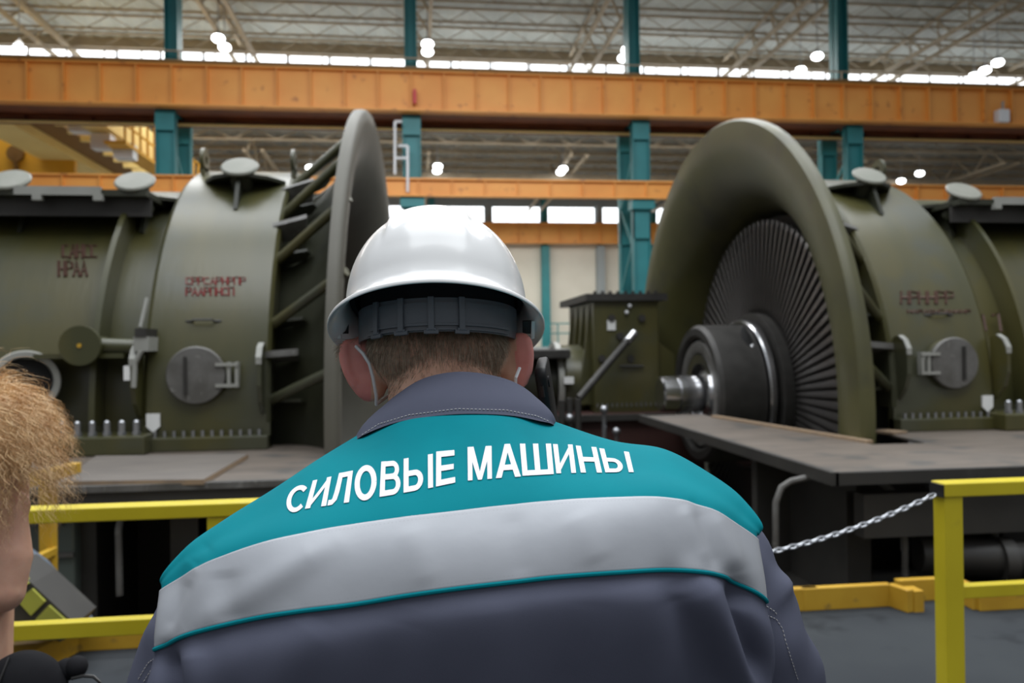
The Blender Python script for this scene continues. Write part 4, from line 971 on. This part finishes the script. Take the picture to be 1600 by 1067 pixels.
def displaced(v, u, lift):
    p = Vector(netpt(v, u)); e_ = .02
    du = Vector(netpt(v, min(u + e_, 16)) - netpt(v, max(u - e_, 0))); dv = Vector(netpt(min(v + e_, 7), u) - netpt(max(v - e_, 0), u))
    n_ = du.cross(dv); n_ = n_.normalized() if n_.length > 1e-12 else Vector((0, -1, 0))
    if n_.dot(p - O) > 0: n_ = -n_
    if v < 2.05: return p + n_ * lift
    px, py = proj(p); d = 0
    for x0, y0, x1, y1, w, a in FOLDS:
        L2 = (x1-x0)**2 + (y1-y0)**2; t = max(0, min(1, ((px-x0)*(x1-x0) + (py-y0)*(y1-y0)) / L2)); D = (px-x0-t*(x1-x0))**2 + (py-y0-t*(y1-y0))**2
        d += a * math.exp(-D / (w * w)) * min(1, 4 * min(t, 1 - t) + .35)
    return p + n_ * (d + lift)
def panel(v0, v1, nv, lift, u0=0, u1=16, nu=240):
    return [[displaced(v0 + (v1 - v0) * i / nv, u0 + (u1 - u0) * j / nu, lift) for j in range(nu + 1)] for i in range(nv + 1)]
jk = MB().grid(panel(5, 7, 60, 0)).build('work_jacket', M['grey_cloth'], man, smooth=True, angle=180, fix=False)
yoke = MB().grid(panel(0, 4, 80, 0)).build('teal_yoke', M['teal_cloth'], jk, smooth=True, angle=180, fix=False)
tape = MB().grid(panel(3.985, 5.0, 34, .0011, .97, 15.03)).build('reflective_tape', M['reflective'], jk, smooth=True, angle=180, fix=False)
def orient(o):
    me = o.data; s_ = sum((O - (p.center + ORG[o.name])).dot(p.normal) * p.area for p in me.polygons)
    if s_ < 0: me.flip_normals()
for o in (jk, yoke, tape): orient(o)
for o in (jk, yoke, tape): sm = o.modifiers.new('s', 'SOLIDIFY'); sm.thickness = .0012; sm.offset = 0 if o is tape else -1 
pip = [displaced(5.012, .98 + 14.04 * i / 200, .0012) for i in range(201)]
MB().tube(pip, .0019, 8).build('teal_piping', M['teal_cloth'], jk, smooth=True)
# jacket front
G = []
for i in range(7):
    row = []
    for j in range(17):
        g = Vector(NET[0, j]); u = (j - 8) / 8; f = i / 6
        tgt = LM(-.04 + u * .20, 1.0 - .13 * u * u - .05 * f, 1.40 - .52 * f) 
        row.append(g.lerp(tgt, min(1, f * 2.5)) if i else g)
    G.append(row)
MB().grid(G).build('jacket_front', M['grey_cloth'], jk, smooth=True, angle=180, fix=False)
for sd in (0, 16):
    G = [[Vector(netpt(v, sd)).lerp(Vector(G_[sd]), k / 4) for k in range(5)] for v, G_ in zip(np.linspace(1, 7, 7), G)]
    MB().grid(G).build('side_panel', M['grey_cloth'], jk, smooth=True, fix=False)
    G = [[g for g in r] for r in [[(0, 0, 0)] * 17] * 7]
# sleeves with soft folds
def sleeve(pts, rs, seed, squash=1.0):
    pts = [Vector(p) for p in pts]; dense = []; rd = []
    ext = [pts[0] * 2 - pts[1]] + pts + [pts[-1] * 2 - pts[-2]]; er = [rs[0]] + list(rs) + [rs[-1]]
    for i in range(len(pts) - 1):
        for k in range(12):
            t = k / 12; dense.append(crom(ext[i], ext[i+1], ext[i+2], ext[i+3], t)); rd.append(er[i+1] + (er[i+2] - er[i+1]) * t)
    dense.append(pts[-1]); rd.append(rs[-1])
    mb = MB(); mb.tube(dense, rd, 40)
    # rounded shoulder cap
    r_ = random.Random(seed); ph = [r_.uniform(0, 6.28) for _ in range(6)]
    A = (dense[1] - dense[0]).normalized()
    m = len(dense)
    for i in range(m):
        for j in range(40):
            v = mb.v[i * 40 + j]; n_ = (v - dense[i]).normalized(); a = j / 40 * 6.283
            w = .0016 * math.sin(a * 3 + i * .35 + ph[0]) + .0014 * math.sin(a * 5 - i * .5 + ph[1]) + .0010 * math.sin(i * .9 + a + ph[2])
            mb.v[i * 40 + j] = v + n_ * w
    return mb
S_r = [LM(.165, .868, 1.355), LM(.197, .852, 1.330), LM(.213, .842, 1.275), LM(.247, .848, 1.20), LM(.272, .89, 1.125), LM(.225, .955, 1.175), LM(.155, 1.005, 1.25), LM(.118, 1.022, 1.295)]
sr = sleeve(S_r, [.035, .066, .078, .074, .068, .060, .052, .040], 1).build('sleeve', M['grey_cloth'], jk, smooth=True, angle=180)
S_l = [LM(-.215, .790, 1.355), LM(-.240, .772, 1.335), LM(-.263, .748, 1.285), LM(-.280, .738, 1.22), LM(-.290, .77, 1.085), LM(-.25, .88, 1.045), LM(-.20, .98, 1.03), LM(-.175, 1.02, 1.03)]
sl = sleeve(S_l, [.035, .060, .075, .074, .068, .060, .052, .040], 2).build('sleeve', M['grey_cloth'], jk, smooth=True, angle=180)
# collar
def closed_cr(pts, n):
    m = len(pts); out = []
    for i in range(n):
        t = i / n * m; k = int(t); out.append(crom(pts[(k-1) % m], pts[k % m], pts[(k+1) % m], pts[(k+2) % m], t - k))
    return out
lo = [P(558,686,.825), P(592,667,.808), P(640,652,.798), P(715,643,.790), P(790,645,.797), P(838,654,.812), P(864,664,.835), P(858,690,.90), LM(.00,1.0,1.435), LM(-.075,1.035,1.42), LM(-.15,1.0,1.43), P(556,704,.89)]
up = [P(596,640,.862), P(622,617,.848), P(662,594,.838), P(716,584,.832), P(772,590,.836), P(815,605,.845), P(845,630,.862), P(846,650,.91), LM(-.005,1.0,1.47), LM(-.077,1.03,1.455), LM(-.145,1.0,1.465), P(596,662,.905)]
cn = sum((Vector(p) for p in up), Vector()) / 12
NC = 96; L_, U_ = closed_cr(lo, NC), closed_cr(up, NC); G = []
for f in np.linspace(-.06, 1, 12):
    row = []
    for a, b in zip(L_, U_):
        p = a.lerp(b, f); out = (p - cn); out.z = 0; out.normalize(); row.append(p + out * (.006 * math.sin(max(f, 0) * math.pi) + .001))
    G.append(row)
for k, (din, dz) in enumerate(((.0015, .0022), (.0045, .0020), (.006, -.002), (.006, -.03))):
    G.append([b + ((cn - b) * Vector((1, 1, 0))).normalized() * din + Vector((0, 0, dz)) if False else Vector((b.x + (cn.x - b.x) * din / .08, b.y + (cn.y - b.y) * din / .08, b.z + dz)) for b in U_])
coll = MB().grid(G, closed_v=True).build('collar', M['grey_cloth'], jk, smooth=True, angle=180, fix=False)
# stitching: dashes laid on the cloth
def dashes(mb, line, bv_, dash=.0024, gap=.0016, w=.00045, lift=.0006):
    pts = []
    for (x0, y0), (x1, y1) in zip(line, line[1:]):
        n = max(2, int(math.hypot(x1-x0, y1-y0) / 2))
        for i in range(n): pts.append((x0 + (x1-x0) * i / n, y0 + (y1-y0) * i / n))
    hits = []
    for x, y in pts:
        h = bv_.ray_cast(O, ray(x, y).normalized(), 3)
        if h[0] is not None: hits.append((h[0], h[1] if h[1].dot(ray(x, y)) < 0 else -h[1]))
    if len(hits) < 3: return
    cum = [0]
    for a, b in zip(hits, hits[1:]): cum.append(cum[-1] + (b[0] - a[0]).length)
    def at_(s_):
        k = max(0, min(len(cum) - 2, int(np.searchsorted(cum, s_)) - 1)); t = (s_ - cum[k]) / max(1e-9, cum[k+1] - cum[k]); return hits[k][0].lerp(hits[k+1][0], t) + hits[k][1] * lift
    s_ = 0
    while s_ + dash < cum[-1]: mb.tube([at_(s_), at_(s_ + dash / 2) , at_(s_ + dash)], [w * .6, w, w * .6], 5); s_ += dash + gap
bj = bvh_of([jk, yoke, tape]); bc = bvh_of([coll]); bs = bvh_of([sr, sl])
SP = []
def stitch_line(line, bv_, m='stitch', nm='stitching', **k):
    q_ = MB(); dashes(q_, line, bv_, **k)
    if q_.v: tag(q_.build(nm, M[m], jk, fix=False), kind='stuff')
stitch_line([(566, 680), (592, 663), (640, 648.5), (715, 639), (790, 641), (838, 650), (860, 660)], bc, w=.0005)
stitch_line([(1197, 947), (1210, 955), (1214, 962)], bs)
stitch_line([(1198, 961), (1212, 967), (1222, 982), (1227, 1002), (1236, 1030), (1248, 1067)], bs)
stitch_line([(246, 1025), (232, 1036), (222, 1052), (214, 1067)], bs); stitch_line([(246, 1041), (236, 1048), (224, 1067)], bs)
def row_px(v, lo_=1.05, hi=14.95, n=60): return [proj(displaced(v, lo_ + (hi - lo_) * i / n, .0012)) for i in range(n + 1)]
for v_ in (4.05, 4.94): stitch_line(row_px(v_), bj, 'stitch_seam', 'tape_stitching', w=.0003, dash=.0016, gap=.0016, lift=.0004)
# seam groove piping at the armholes
for o_, ln in ((0, [(1189, 826), (1184, 846), (1187, 880), (1193, 915), (1198, 945), (1203, 985), (1200, 1020), (1180, 1062)]), (1, [(256, 905), (256, 928), (253, 960), (248, 990), (246, 1015), (244, 1067)])):
    pass

# ---- lettering: every glyph laid in its own measured quadrilateral and wrapped over the cloth
Z = lambda x, y: (420 + .375 * x, 680 + .375 * y)
def arcp(cx, cy, rx_, ry_, a0, a1, n): return [(cx + rx_ * math.cos(R(a0 + (a1 - a0) * i / n)), cy + ry_ * math.sin(R(a0 + (a1 - a0) * i / n))) for i in range(n + 1)]
def stroke(path, wx, wy=None):
    """ribbon quads around a path; wx = half-width horizontally, wy vertically"""
    wy = wy or wx; out = []; L = []; Rr = []
    m = len(path)
    for i, p in enumerate(path):
        a = path[max(0, i-1)]; b = path[min(m-1, i+1)]; dx, dy = (b[0]-a[0]), (b[1]-a[1]); l = math.hypot(dx, dy) or 1
        nx, ny = -dy / l * wx, dx / l * wy; L.append((p[0]+nx, p[1]+ny)); Rr.append((p[0]-nx, p[1]-ny))
    for i in range(m - 1): out.append([L[i], L[i+1], Rr[i+1], Rr[i]])
    return out
def vbar(x0, x1, y0=0, y1=1): return [[(x0, y0), (x1, y0), (x1, y1), (x0, y1)]]
def glyph(c):
    w = .24; t = .17
    if c == 'С': return stroke(arcp(.56, .5, .44, .42, 42, 318, 22), .12, .085)
    if c == 'И': return vbar(0, w) + vbar(1 - w, 1) + [[(w * .6, 0), (w * .6, .22), (1 - w * .6, 1), (1 - w * .6, .78)]]
    if c == 'Л': return vbar(1 - w, 1) + [[(.28, .84), (.28, 1), (1, 1), (1, .84)]] + stroke([(.36, 1), (.35, .7), (.33, .4), (.28, .18), (.18, .09), (.0, .09)], .12, .085)
    if c == 'О': return stroke(arcp(.5, .5, .39, .42, 0, 360, 30), .12, .085)
    if c == 'В': return vbar(0, w) + stroke([(w * .8, .92), (.58, .92)] + arcp(.60, .735, .24, .185, 90, -90, 10) + [(w * .8, .55)], .11, .075) + stroke([(w * .8, .55), (.60, .54)] + arcp(.62, .31, .27, .23, 90, -90, 10) + [(w * .8, .08)], .11, .08)
    if c == 'Ы': return vbar(0, .17) + stroke([(.14, .54), (.36, .54)] + arcp(.38, .31, .20, .23, 90, -90, 10) + [(.14, .08)], .085, .08) + vbar(.83, 1)
    if c == 'Е': return vbar(0, .27) + [[(.2, 0), (1, 0), (1, .17), (.2, .17)], [(.2, .42), (.93, .42), (.93, .58), (.2, .58)], [(.2, .83), (.98, .83), (.98, 1), (.2, 1)]]
    if c == 'М': return vbar(0, .19) + vbar(.81, 1) + [[(.0, 1), (.25, 1), (.58, 0), (.42, 0)], [(1, 1), (.75, 1), (.42, 0), (.58, 0)]]
    if c == 'А': return [[(0, 0), (.23, 0), (.59, 1), (.38, 1)], [(1, 0), (.77, 0), (.41, 1), (.62, 1)], [(.2, .22), (.8, .22), (.74, .38), (.26, .38)]]
    if c == 'Ш': return vbar(0, .17) + vbar(.415, .585) + vbar(.83, 1) + [[(0, 0), (1, 0), (1, .16), (0, .16)]]
    if c == 'Н': return vbar(0, w) + vbar(1 - w, 1) + [[(w * .8, .42), (1 - w * .8, .42), (1 - w * .8, .59), (w * .8, .59)]]
TXT = [('С', (68,330), (142,318), (84,222), (168,205)), ('И', (152,310), (240,297), (185,192), (262,175)), ('Л', (245,297), (335,282), (275,165), (352,150)), ('О', (357,280), (447,268), (362,133), (452,123)),
       ('В', (462,260), (550,246), (470,113), (547,106)), ('Ы', (562,243), (685,220), (563,101), (684,80)), ('Е', (697,217), (777,200), (698,71), (775,64)), ('М', (830,192), (930,184), (828,52), (928,47)),
       ('А', (946,182), (1050,175), (946,42), (1040,36)), ('Ш', (1057,172), (1187,165), (1045,38), (1175,38)), ('И', (1198,162), (1280,160), (1183,40), (1265,42)), ('Н', (1300,159), (1388,159), (1278,46), (1364,53)), ('Ы', (1402,158), (1520,157), (1376,57), (1500,73))]
mb = MB(); byk = bvh_of([yoke])
def quad_map(q_, u, v):
    (bl, br, tl_, tr_) = q_; x = (bl[0]*(1-u) + br[0]*u)*(1-v) + (tl_[0]*(1-u) + tr_[0]*u)*v; y = (bl[1]*(1-u) + br[1]*u)*(1-v) + (tl_[1]*(1-u) + tr_[1]*u)*v
    return Z(x, y)
for c, *q_ in TXT:
    for qd in glyph(c):
        n = 6; G = []
        for i in range(n + 1):
            row = []
            for j in range(n + 1):
                a, b = i / n, j / n
                u = (qd[0][0]*(1-a) + qd[1][0]*a)*(1-b) + (qd[3][0]*(1-a) + qd[2][0]*a)*b; v = (qd[0][1]*(1-a) + qd[1][1]*a)*(1-b) + (qd[3][1]*(1-a) + qd[2][1]*a)*b
                x, y = quad_map(q_, u, v); r_ = ray(x, y).normalized(); h = byk.ray_cast(O, r_, 3)
                if h[0] is None: row.append(None); continue
                nn = h[1] if h[1].dot(r_) < 0 else -h[1]; row.append(h[0] + nn * .0009)
            G.append(row)
        if all(p is not None for r_ in G for p in r_): mb.grid(G)
        else: print('LETTER MISS', c)
let = mb.build('lettering', M['thread'], jk, smooth=True, angle=180, fix=False)

# ---- trousers and boots
mb = MB()
mb.sphere(LM(-.04, .80, .90), (.175, .13, .14), 20, 12)
for s_ in (-1, 1): chain_blob(mb, [LM(-.04 + s_ * .085, .80, .86), LM(-.04 + s_ * .12, .83, .48), LM(-.04 + s_ * .13, .79, .09)], [.105, .080, .068], 18)
remesh(mb, 'trousers', M['grey_cloth'], man, .010, 6)
for s_ in (-1, 1):
    x = -.04 + s_ * .135; mb = MB(); chain_blob(mb, [LM(x, .74, .05), LM(x + s_ * .01, .96, .042)], [.045, .040], 16); cap_blob(mb, LM(x, .765, .06), LM(x, .765, .16), .05, .052, 16)
    o = remesh(mb, 'boot', M['leather'], man, .008, 4)
    for v in o.data.vertices: v.co.z = max(v.co.z, 0)

# ---- hard hat
HC = LM(-.0905, .972, 1.594); HR = Matrix.Rotation(R(-7), 3, 'Z') @ Matrix.Rotation(R(-2.2), 3, 'Y') @ Matrix.Rotation(R(-19.5), 3, 'X')
def H(x, y, z): return HC + HR @ Vector((x, y, z))
def dome_pt(a, ph, inset=0):
    ax_, by_, cz = .1085 - inset, .134 - inset, .1150 - inset
    cx, sxn = math.cos(ph), math.sin(ph); e_ = .92
    x = ax_ * math.copysign(abs(cx) ** .86, cx) * math.sin(a); y = -by_ * math.copysign(abs(cx) ** .86, cx) * math.cos(a); z = cz * sxn ** 1.0
    if not inset:
        k = 1 / (1 + math.exp(-(.043 + .006 * (1 - z / .15) - abs(x)) / .0011)); k *= max(0, min(1, (z - .030) / .05)); 
        s_ = 1 + .034 * k; x, y, z = x * s_, y * s_, z * s_
    return x, y, z
NA = 160; G = []
prof = []                          # brim: (blend 0 dome..1 brim edge, z)
for i in range(36): G.append([H(*dome_pt(2 * math.pi * j / NA, math.pi / 2 * (1 - i / 36) * 1.0)) for j in range(NA)])
def brim_pt(a, f, z):
    x0, y0, _ = dome_pt(a, 0.0001, 0); fr = max(0, -math.cos(a)) ** 2; ex, ey = .1295, .150 + .04 * fr
    x1, y1 = ex * math.sin(a), -ey * math.cos(a); return H(x0 + (x1 - x0) * f, y0 + (y1 - y0) * f, z)
BR = [(.0, .0), (.06, -.008), (.2, -.0145), (.45, -.0185), (.75, -.0215), (.95, -.0245), (1.0, -.0262), (1.005, -.0285), (.98, -.0300), (.93, -.0290), (.88, -.0268), (.6, -.0230), (.25, -.018), (.0, -.010)]
for f, z in BR[1:]: G.append([brim_pt(2 * math.pi * j / NA, f, z) for j in range(NA)])
for i in range(0, 36): G.append([H(*dome_pt(2 * math.pi * j / NA, math.pi / 2 * (i / 36), .0035)) for j in range(NA)])
hat = MB().grid(G, closed_v=True).build('hard_hat', M['helmet'], man, smooth=True, angle=180, fix=False)
bm = bmesh.new(); bm.from_mesh(hat.data); bmesh.ops.recalc_face_normals(bm, faces=bm.faces); bm.to_mesh(hat.data); bm.free()
# headband
BC = LM(-.0895, .975, 1.571); BRt = Matrix.Rotation(R(-7), 3, 'Z') @ Matrix.Rotation(R(-1), 3, 'Y') @ Matrix.Rotation(R(-7), 3, 'X')
def B_(a, r, z): return BC + BRt @ Vector(((.0955 + r) * math.sin(a), -(.109 + r) * math.cos(a), z))
def bandring(r0, r1, z0, z1, a0=-180, a1=180, n=96, wave=0):
    G = []
    for k in range(n + 1):
        a = R(a0 + (a1 - a0) * k / n); zz = z0 + wave * math.sin(k * 1.3)
        G.append([B_(a, r0, zz), B_(a, r1, zz), B_(a, r1, z1), B_(a, r0, z1)])
    return MB().grid(G, closed_v=True).add([G[0][0], G[0][1], G[0][2], G[0][3]], [(0, 1, 2, 3)]).add(G[-1], [(0, 1, 2, 3)])
bandring(-.0015, .0005, -.018, .0195).build('headband', M['band'], hat, smooth=True, angle=30)
bandring(.0008, .0026, -.0115, .0140, -46, 62).build('adjusting_band', M['band'], hat, smooth=True, angle=30)
bandring(.0008, .0030, -.0165, -.0150, -50, 60).build('band_rib', M['band'], hat, smooth=True, angle=30)
bandring(.0026, .0030, -.0085, -.0075, -44, 60).build('band_rib', M['band'], hat, smooth=True, angle=30)
for px in (584, 627, 675, 722):
    a = math.asin(max(-1, min(1, ((px - 800) / F * .868 + .0895) / .0985))) 
    a = a
    mb = MB(); aw = .0034 / .1; 
    def bx_(a0, a1, r0, r1, z0, z1): mb.add([B_(a0, r0, z0), B_(a1, r0, z0), B_(a1, r1, z0), B_(a0, r1, z0), B_(a0, r0, z1), B_(a1, r0, z1), B_(a1, r1, z1), B_(a0, r1, z1)], [(0,3,2,1),(4,5,6,7),(0,1,5,4),(1,2,6,5),(2,3,7,6),(3,0,4,7)])
    bx_(a - aw, a + aw, .001, .0058, -.017, .0200); bx_(a - aw * 2.4, a + aw * 2.4, .001, .0052, -.0210, -.0165); bx_(a - aw * 1.6, a + aw * 1.6, .001, .0055, -.0175, -.0145)
    mb.build('band_clip', M['band'], hat, bevel=.0007)
bandring(-.0040, -.0020, .012, .050).build('sweat_liner', M['darkcloth'], hat, smooth=True, angle=30)
mb = MB()
for az in (0, 60, 120, 180, 240, 300):
    a = R(az); mb.tube([H(.085 * math.sin(a) , -.105 * math.cos(a), .03), H(.075 * math.sin(a), -.09 * math.cos(a), .06), H(.04 * math.sin(a), -.05 * math.cos(a), .09), H(0, 0, .098)], .006, 6)
mb.build('crown_strap', M['darkcloth'], hat, smooth=True)
# dark shock-foam ring lining the shell just above the brim
G = []
for k in range(97):
    a = 2 * math.pi * k / 96; G.append([H(*[c * s_ for c, s_ in zip(dome_pt(a, .06, .004), (1, 1, 1))]), H(*dome_pt(a, .06, .010)), H(*dome_pt(a, .55, .010)), H(*dome_pt(a, .55, .004))])
MB().grid(G, closed_v=True).build('foam_liner', M['darkcloth'], hat, smooth=True)
for s_, x, y in ((-1, 528, 515), (1, 833, 515)):
    a = P(x - s_ * 0, y - 14, .965); b = P(x + s_ * 1 + (4 if s_ < 0 else -2), y + 14, .975); MB().beam(a, b, .0045, .003).build('strap_anchor', M['helmet'], hat, bevel=.0008)
    a = P(x - s_ * 9, y - 14, .97); b = P(x - s_ * 9, y + 6, .975); MB().beam(a, b, .012, .004).build('strap_slot', M['black_plastic'], hat, bevel=.0008)
for x, y in ((612, 345),): pass

# ---- phone held to the right ear
pc0 = P(846, 566, .985); pc1 = P(868, 712, 1.01); A = (pc1 - pc0).normalized()
ph = thing('phone', pc1, 'black phone the man holds to his right ear', 'phone')
S = LM(.13, .99, 0).normalized(); S = (S - A * S.dot(A)).normalized(); N = A.cross(S).normalized()
def rounded_slab(c0, A, S, N, L, W, T, r):
    o_ = []
    for sx_, sy_, a0 in ((1, 1, 0), (-1, 1, 90), (-1, -1, 180), (1, -1, 270)):
        for k in range(7): a = R(a0 + 15 * k); o_.append((sx_ * (W / 2 - r) + r * math.cos(a), sy_ * (L / 2 - r) + r * math.sin(a)))
    cc = c0 + A * (L / 2); G = []
    for tz, sc in ((-T/2, .0), (-T/2, .94), (-T/2 + .001, .975), (-T/2 + .003, 1), (T/2 - .003, 1), (T/2 - .001, .975), (T/2, .94), (T/2, .0)):
        G.append([cc + S * (x * sc) + A * (y * (1 - (1 - sc) * W / L)) + N * tz for x, y in o_])
    return MB().grid(G, closed_v=True)
rounded_slab(pc0, A, S, N, .152, .074, .0135, .012).build('case', M['phone'], ph, smooth=True, angle=60)
MB().beam(pc0 + A * .02 + S * -.0371, pc0 + A * .034 + S * -.0371, .004, .003).build('side_button', M['black_plastic'], ph)
mb = MB(); cc = pc0 + A * .076; Ns = N if N.dot(LM(-1, 0, 0)) > 0 else -N
MB().prism([cc + S * x + A * y + Ns * .0068 for x, y in ((-.033, -.07), (.033, -.07), (.033, .07), (-.033, .07))], Ns * .0004).build('screen', M['black_void'], ph)
MB().cyl(pc0 + A * .02 - Ns * .006 - S * .02, pc0 + A * .02 - Ns * .0085 - S * .02, .007, n=16).build('camera_lens', M['phone'], ph)

# ================================================================ second person
D2 = 1.5
w2 = thing('person', P(-60, 1100, D2) * Vector((1, 1, 0)) if False else Vector((P(-90, 900, D2).x, P(-90, 900, D2).y, 0)), 'blond curly-haired person cut off by the left edge, bare forearm raised to the face', 'person')
hc2 = P(-22, 706, D2); mb = MB()
mb.sphere(hc2, (.076, .092, .105), 20, 14); mb.sphere(hc2 + Vector((-.02, .03, -.06)), (.058, .07, .06), 18, 12); mb.sphere(hc2 + Vector((-.03, .09, -.02)), (.013, .018, .022), 10, 8)
cap_blob(mb, hc2 + Vector((0, 0, -.06)), hc2 + Vector((-.05, -.02, -.20)), .052, .055)
el = P(6, 925, 1.46); wr = P(20, 806, 1.50); sh = P(-150, 850, 1.52)
chain_blob(mb, [el, P(17, 870, 1.475), wr], [.035, .037, .0255]); chain_blob(mb, [sh, el], [.05, .037])
pcn = P(24, 775, 1.515)
hand(mb, wr, pcn, LM(0, 1, .1), (P(20, 730, 1.52) - P(24, 790, 1.52)), LM(-1, .2, 0), (.45, .7, .6))
chain_blob(mb, [hc2 + Vector((-.05, -.02, -.22)), hc2 + Vector((-.08, -.02, -.5)), hc2 + Vector((-.08, 0, -.62))], [.10, .12, .12])
sh2 = sh + Vector((-.30, .05, 0)); chain_blob(mb, [sh2, sh2 + Vector((-.03, .02, -.26)), sh2 + Vector((.10, .2, -.2))], [.05, .037, .026])
hand(mb, sh2 + Vector((.10, .2, -.2)), sh2 + Vector((.13, .25, -.18)), Vector((0, 0, -1)), Vector((.5, .8, .2)), Vector((1, -.5, 0)), (.4, .5, .4))
hp = hc2 + Vector((-.08, 0, -.62))
for s_ in (-1, 1): chain_blob(mb, [hp + Vector((s_ * .08, 0, -.02)), hp + Vector((s_ * .10, .03, -.36)), Vector((hp.x + s_ * .10, hp.y, .08)), Vector((hp.x + s_ * .11, hp.y + .15, .045))], [.07, .05, .035, .03])
b2 = remesh(mb, 'body', M['skin'], w2, .006, 3)
mb = MB()
chain_blob(mb, [hc2 + Vector((-.09, -.0, -.24)), hc2 + Vector((-.12, .0, -.5)), hp], [.125, .15, .145], 18); chain_blob(mb, [sh + Vector((.02, 0, -.01)), sh2], [.075, .07], 16)
chain_blob(mb, [sh2, sh2 + Vector((-.02, .01, -.12))], [.07, .062], 16); chain_blob(mb, [sh, sh.lerp(el, .45)], [.072, .06], 16)
remesh(mb, 'shirt', M['darkcloth'], w2, .012, 5)
mb = MB(); mb.sphere(hp, (.165, .13, .12), 16, 10)
for s_ in (-1, 1): chain_blob(mb, [hp + Vector((s_ * .08, 0, -.04)), hp + Vector((s_ * .10, .03, -.36)), Vector((hp.x + s_ * .10, hp.y, .11))], [.095, .07, .055], 16)
remesh(mb, 'trousers', M['jeans'], w2, .012, 5)
for s_ in (-1, 1):
    mb = MB(); chain_blob(mb, [Vector((hp.x + s_ * .10, hp.y - .03, .045)), Vector((hp.x + s_ * .115, hp.y + .17, .038))], [.043, .036], 14)
    o = remesh(mb, 'shoe', M['leather'], w2, .008, 4)
    for v in o.data.vertices: v.co.z = max(v.co.z, 0)
for s_ in (-1, 1): MB().sphere(hc2 + Vector((-.02 + s_ * .032, .083, 0)), .012, 12, 8).build('eye', M['white'], w2, smooth=True)
MB().box(hc2 + Vector((-.055, .085, -.068)), hc2 + Vector((-.01, .10, -.062))).build('mouth', M['ear_skin'], w2)
# curly hair
mb = MB()
mb2 = MB(); mb2.sphere(hc2 + Vector((0, -.004, .012)), (.080, .094, .106), 20, 14)
for i in range(5200):
    v = Vector((rng.normal(), rng.normal(), rng.normal())).normalized()
    if v.y > .55 and v.z < .35: continue
    if v.z < -.45: continue
    p = hc2 + Vector((v.x * .082, v.y * .097, v.z * .108 + .006)); L = rng.uniform(.08, .155); m = 15
    ph_, fr, am = rng.uniform(0, 6.28), rng.uniform(2.2, 4.2), rng.uniform(.0035, .0085); clump = math.sin(v.x * 9 + v.z * 5) * .5
    d = (v * .55 + Vector((.12, 0, .15))); pts = []
    for k in range(m):
        t = k / (m - 1); d = (d * .86 + Vector((clump * .10, 0, -.20))).normalized()
        p = p + d * (L / m); s_ = Vector((math.cos(ph_ + t * fr * 6.28), math.sin(ph_ + t * fr * 6.28), .3 * math.sin(ph_ + t * 9))) * am * min(1, t * 4)
        q_ = p + s_; e2 = q_ - hc2; rr = math.sqrt((e2.x / .086) ** 2 + (e2.y / .10) ** 2 + (e2.z / .112) ** 2)
        if rr < 1: q_ = hc2 + e2 / rr
        pts.append(q_)
    add_strand(mb, pts, .0011)
o = mb.build('hair', M['blond'], w2, fix=False); o['kind'] = 'stuff'
mb2.build('hair_base', M['blond'], o, smooth=True)
# black bag beside that person
c = P(38, 1100, 1.42)
bag = thing('shoulder_bag', Vector((c.x, c.y, c.z - .25)), 'black soft bag with strap at the lower left corner beside the blond person', 'bag')
mb = MB(); mb.sphere(c + Vector((-.01, 0, -.05)), (.095, .06, .14), 20, 12); mb.sphere(c + Vector((.0, 0, .01)), (.075, .055, .085), 20, 12); mb.box(c + Vector((-.08, -.045, -.2)), c + Vector((.07, .045, -.03)))
remesh(mb, 'pouch', M['darkcloth'], bag, .006, 8)
MB().tube([c + Vector((-.04, -.055, -.12)), c + Vector((-.03, -.062, -.02)), c + Vector((-.02, -.055, .05)), c + Vector((-.015, -.02, .092))], .0022, 6).build('zip', M['leather'], bag, smooth=True)
MB().sphere(P(119, 1042, 1.45), (.020, .02, .020), 14, 10).sphere(P(104, 1046, 1.45), (.022, .02, .020), 14, 10).build('side_pocket', M['darkcloth'], bag, smooth=True)
MB().tube([P(112, 1060, 1.43), P(130, 1056, 1.43), P(146, 1057, 1.43), P(156, 1066, 1.43), P(150, 1085, 1.43), P(120, 1110, 1.43)], .003, 6).build('strap', M['leather'], bag, smooth=True)
MB().tube([c + Vector((-.08, 0, -.02)), P(-60, 1020, 1.45), P(-110, 900, 1.5), P(-130, 835, 1.5)], .006, 6).build('shoulder_strap', M['leather'], bag, smooth=True)
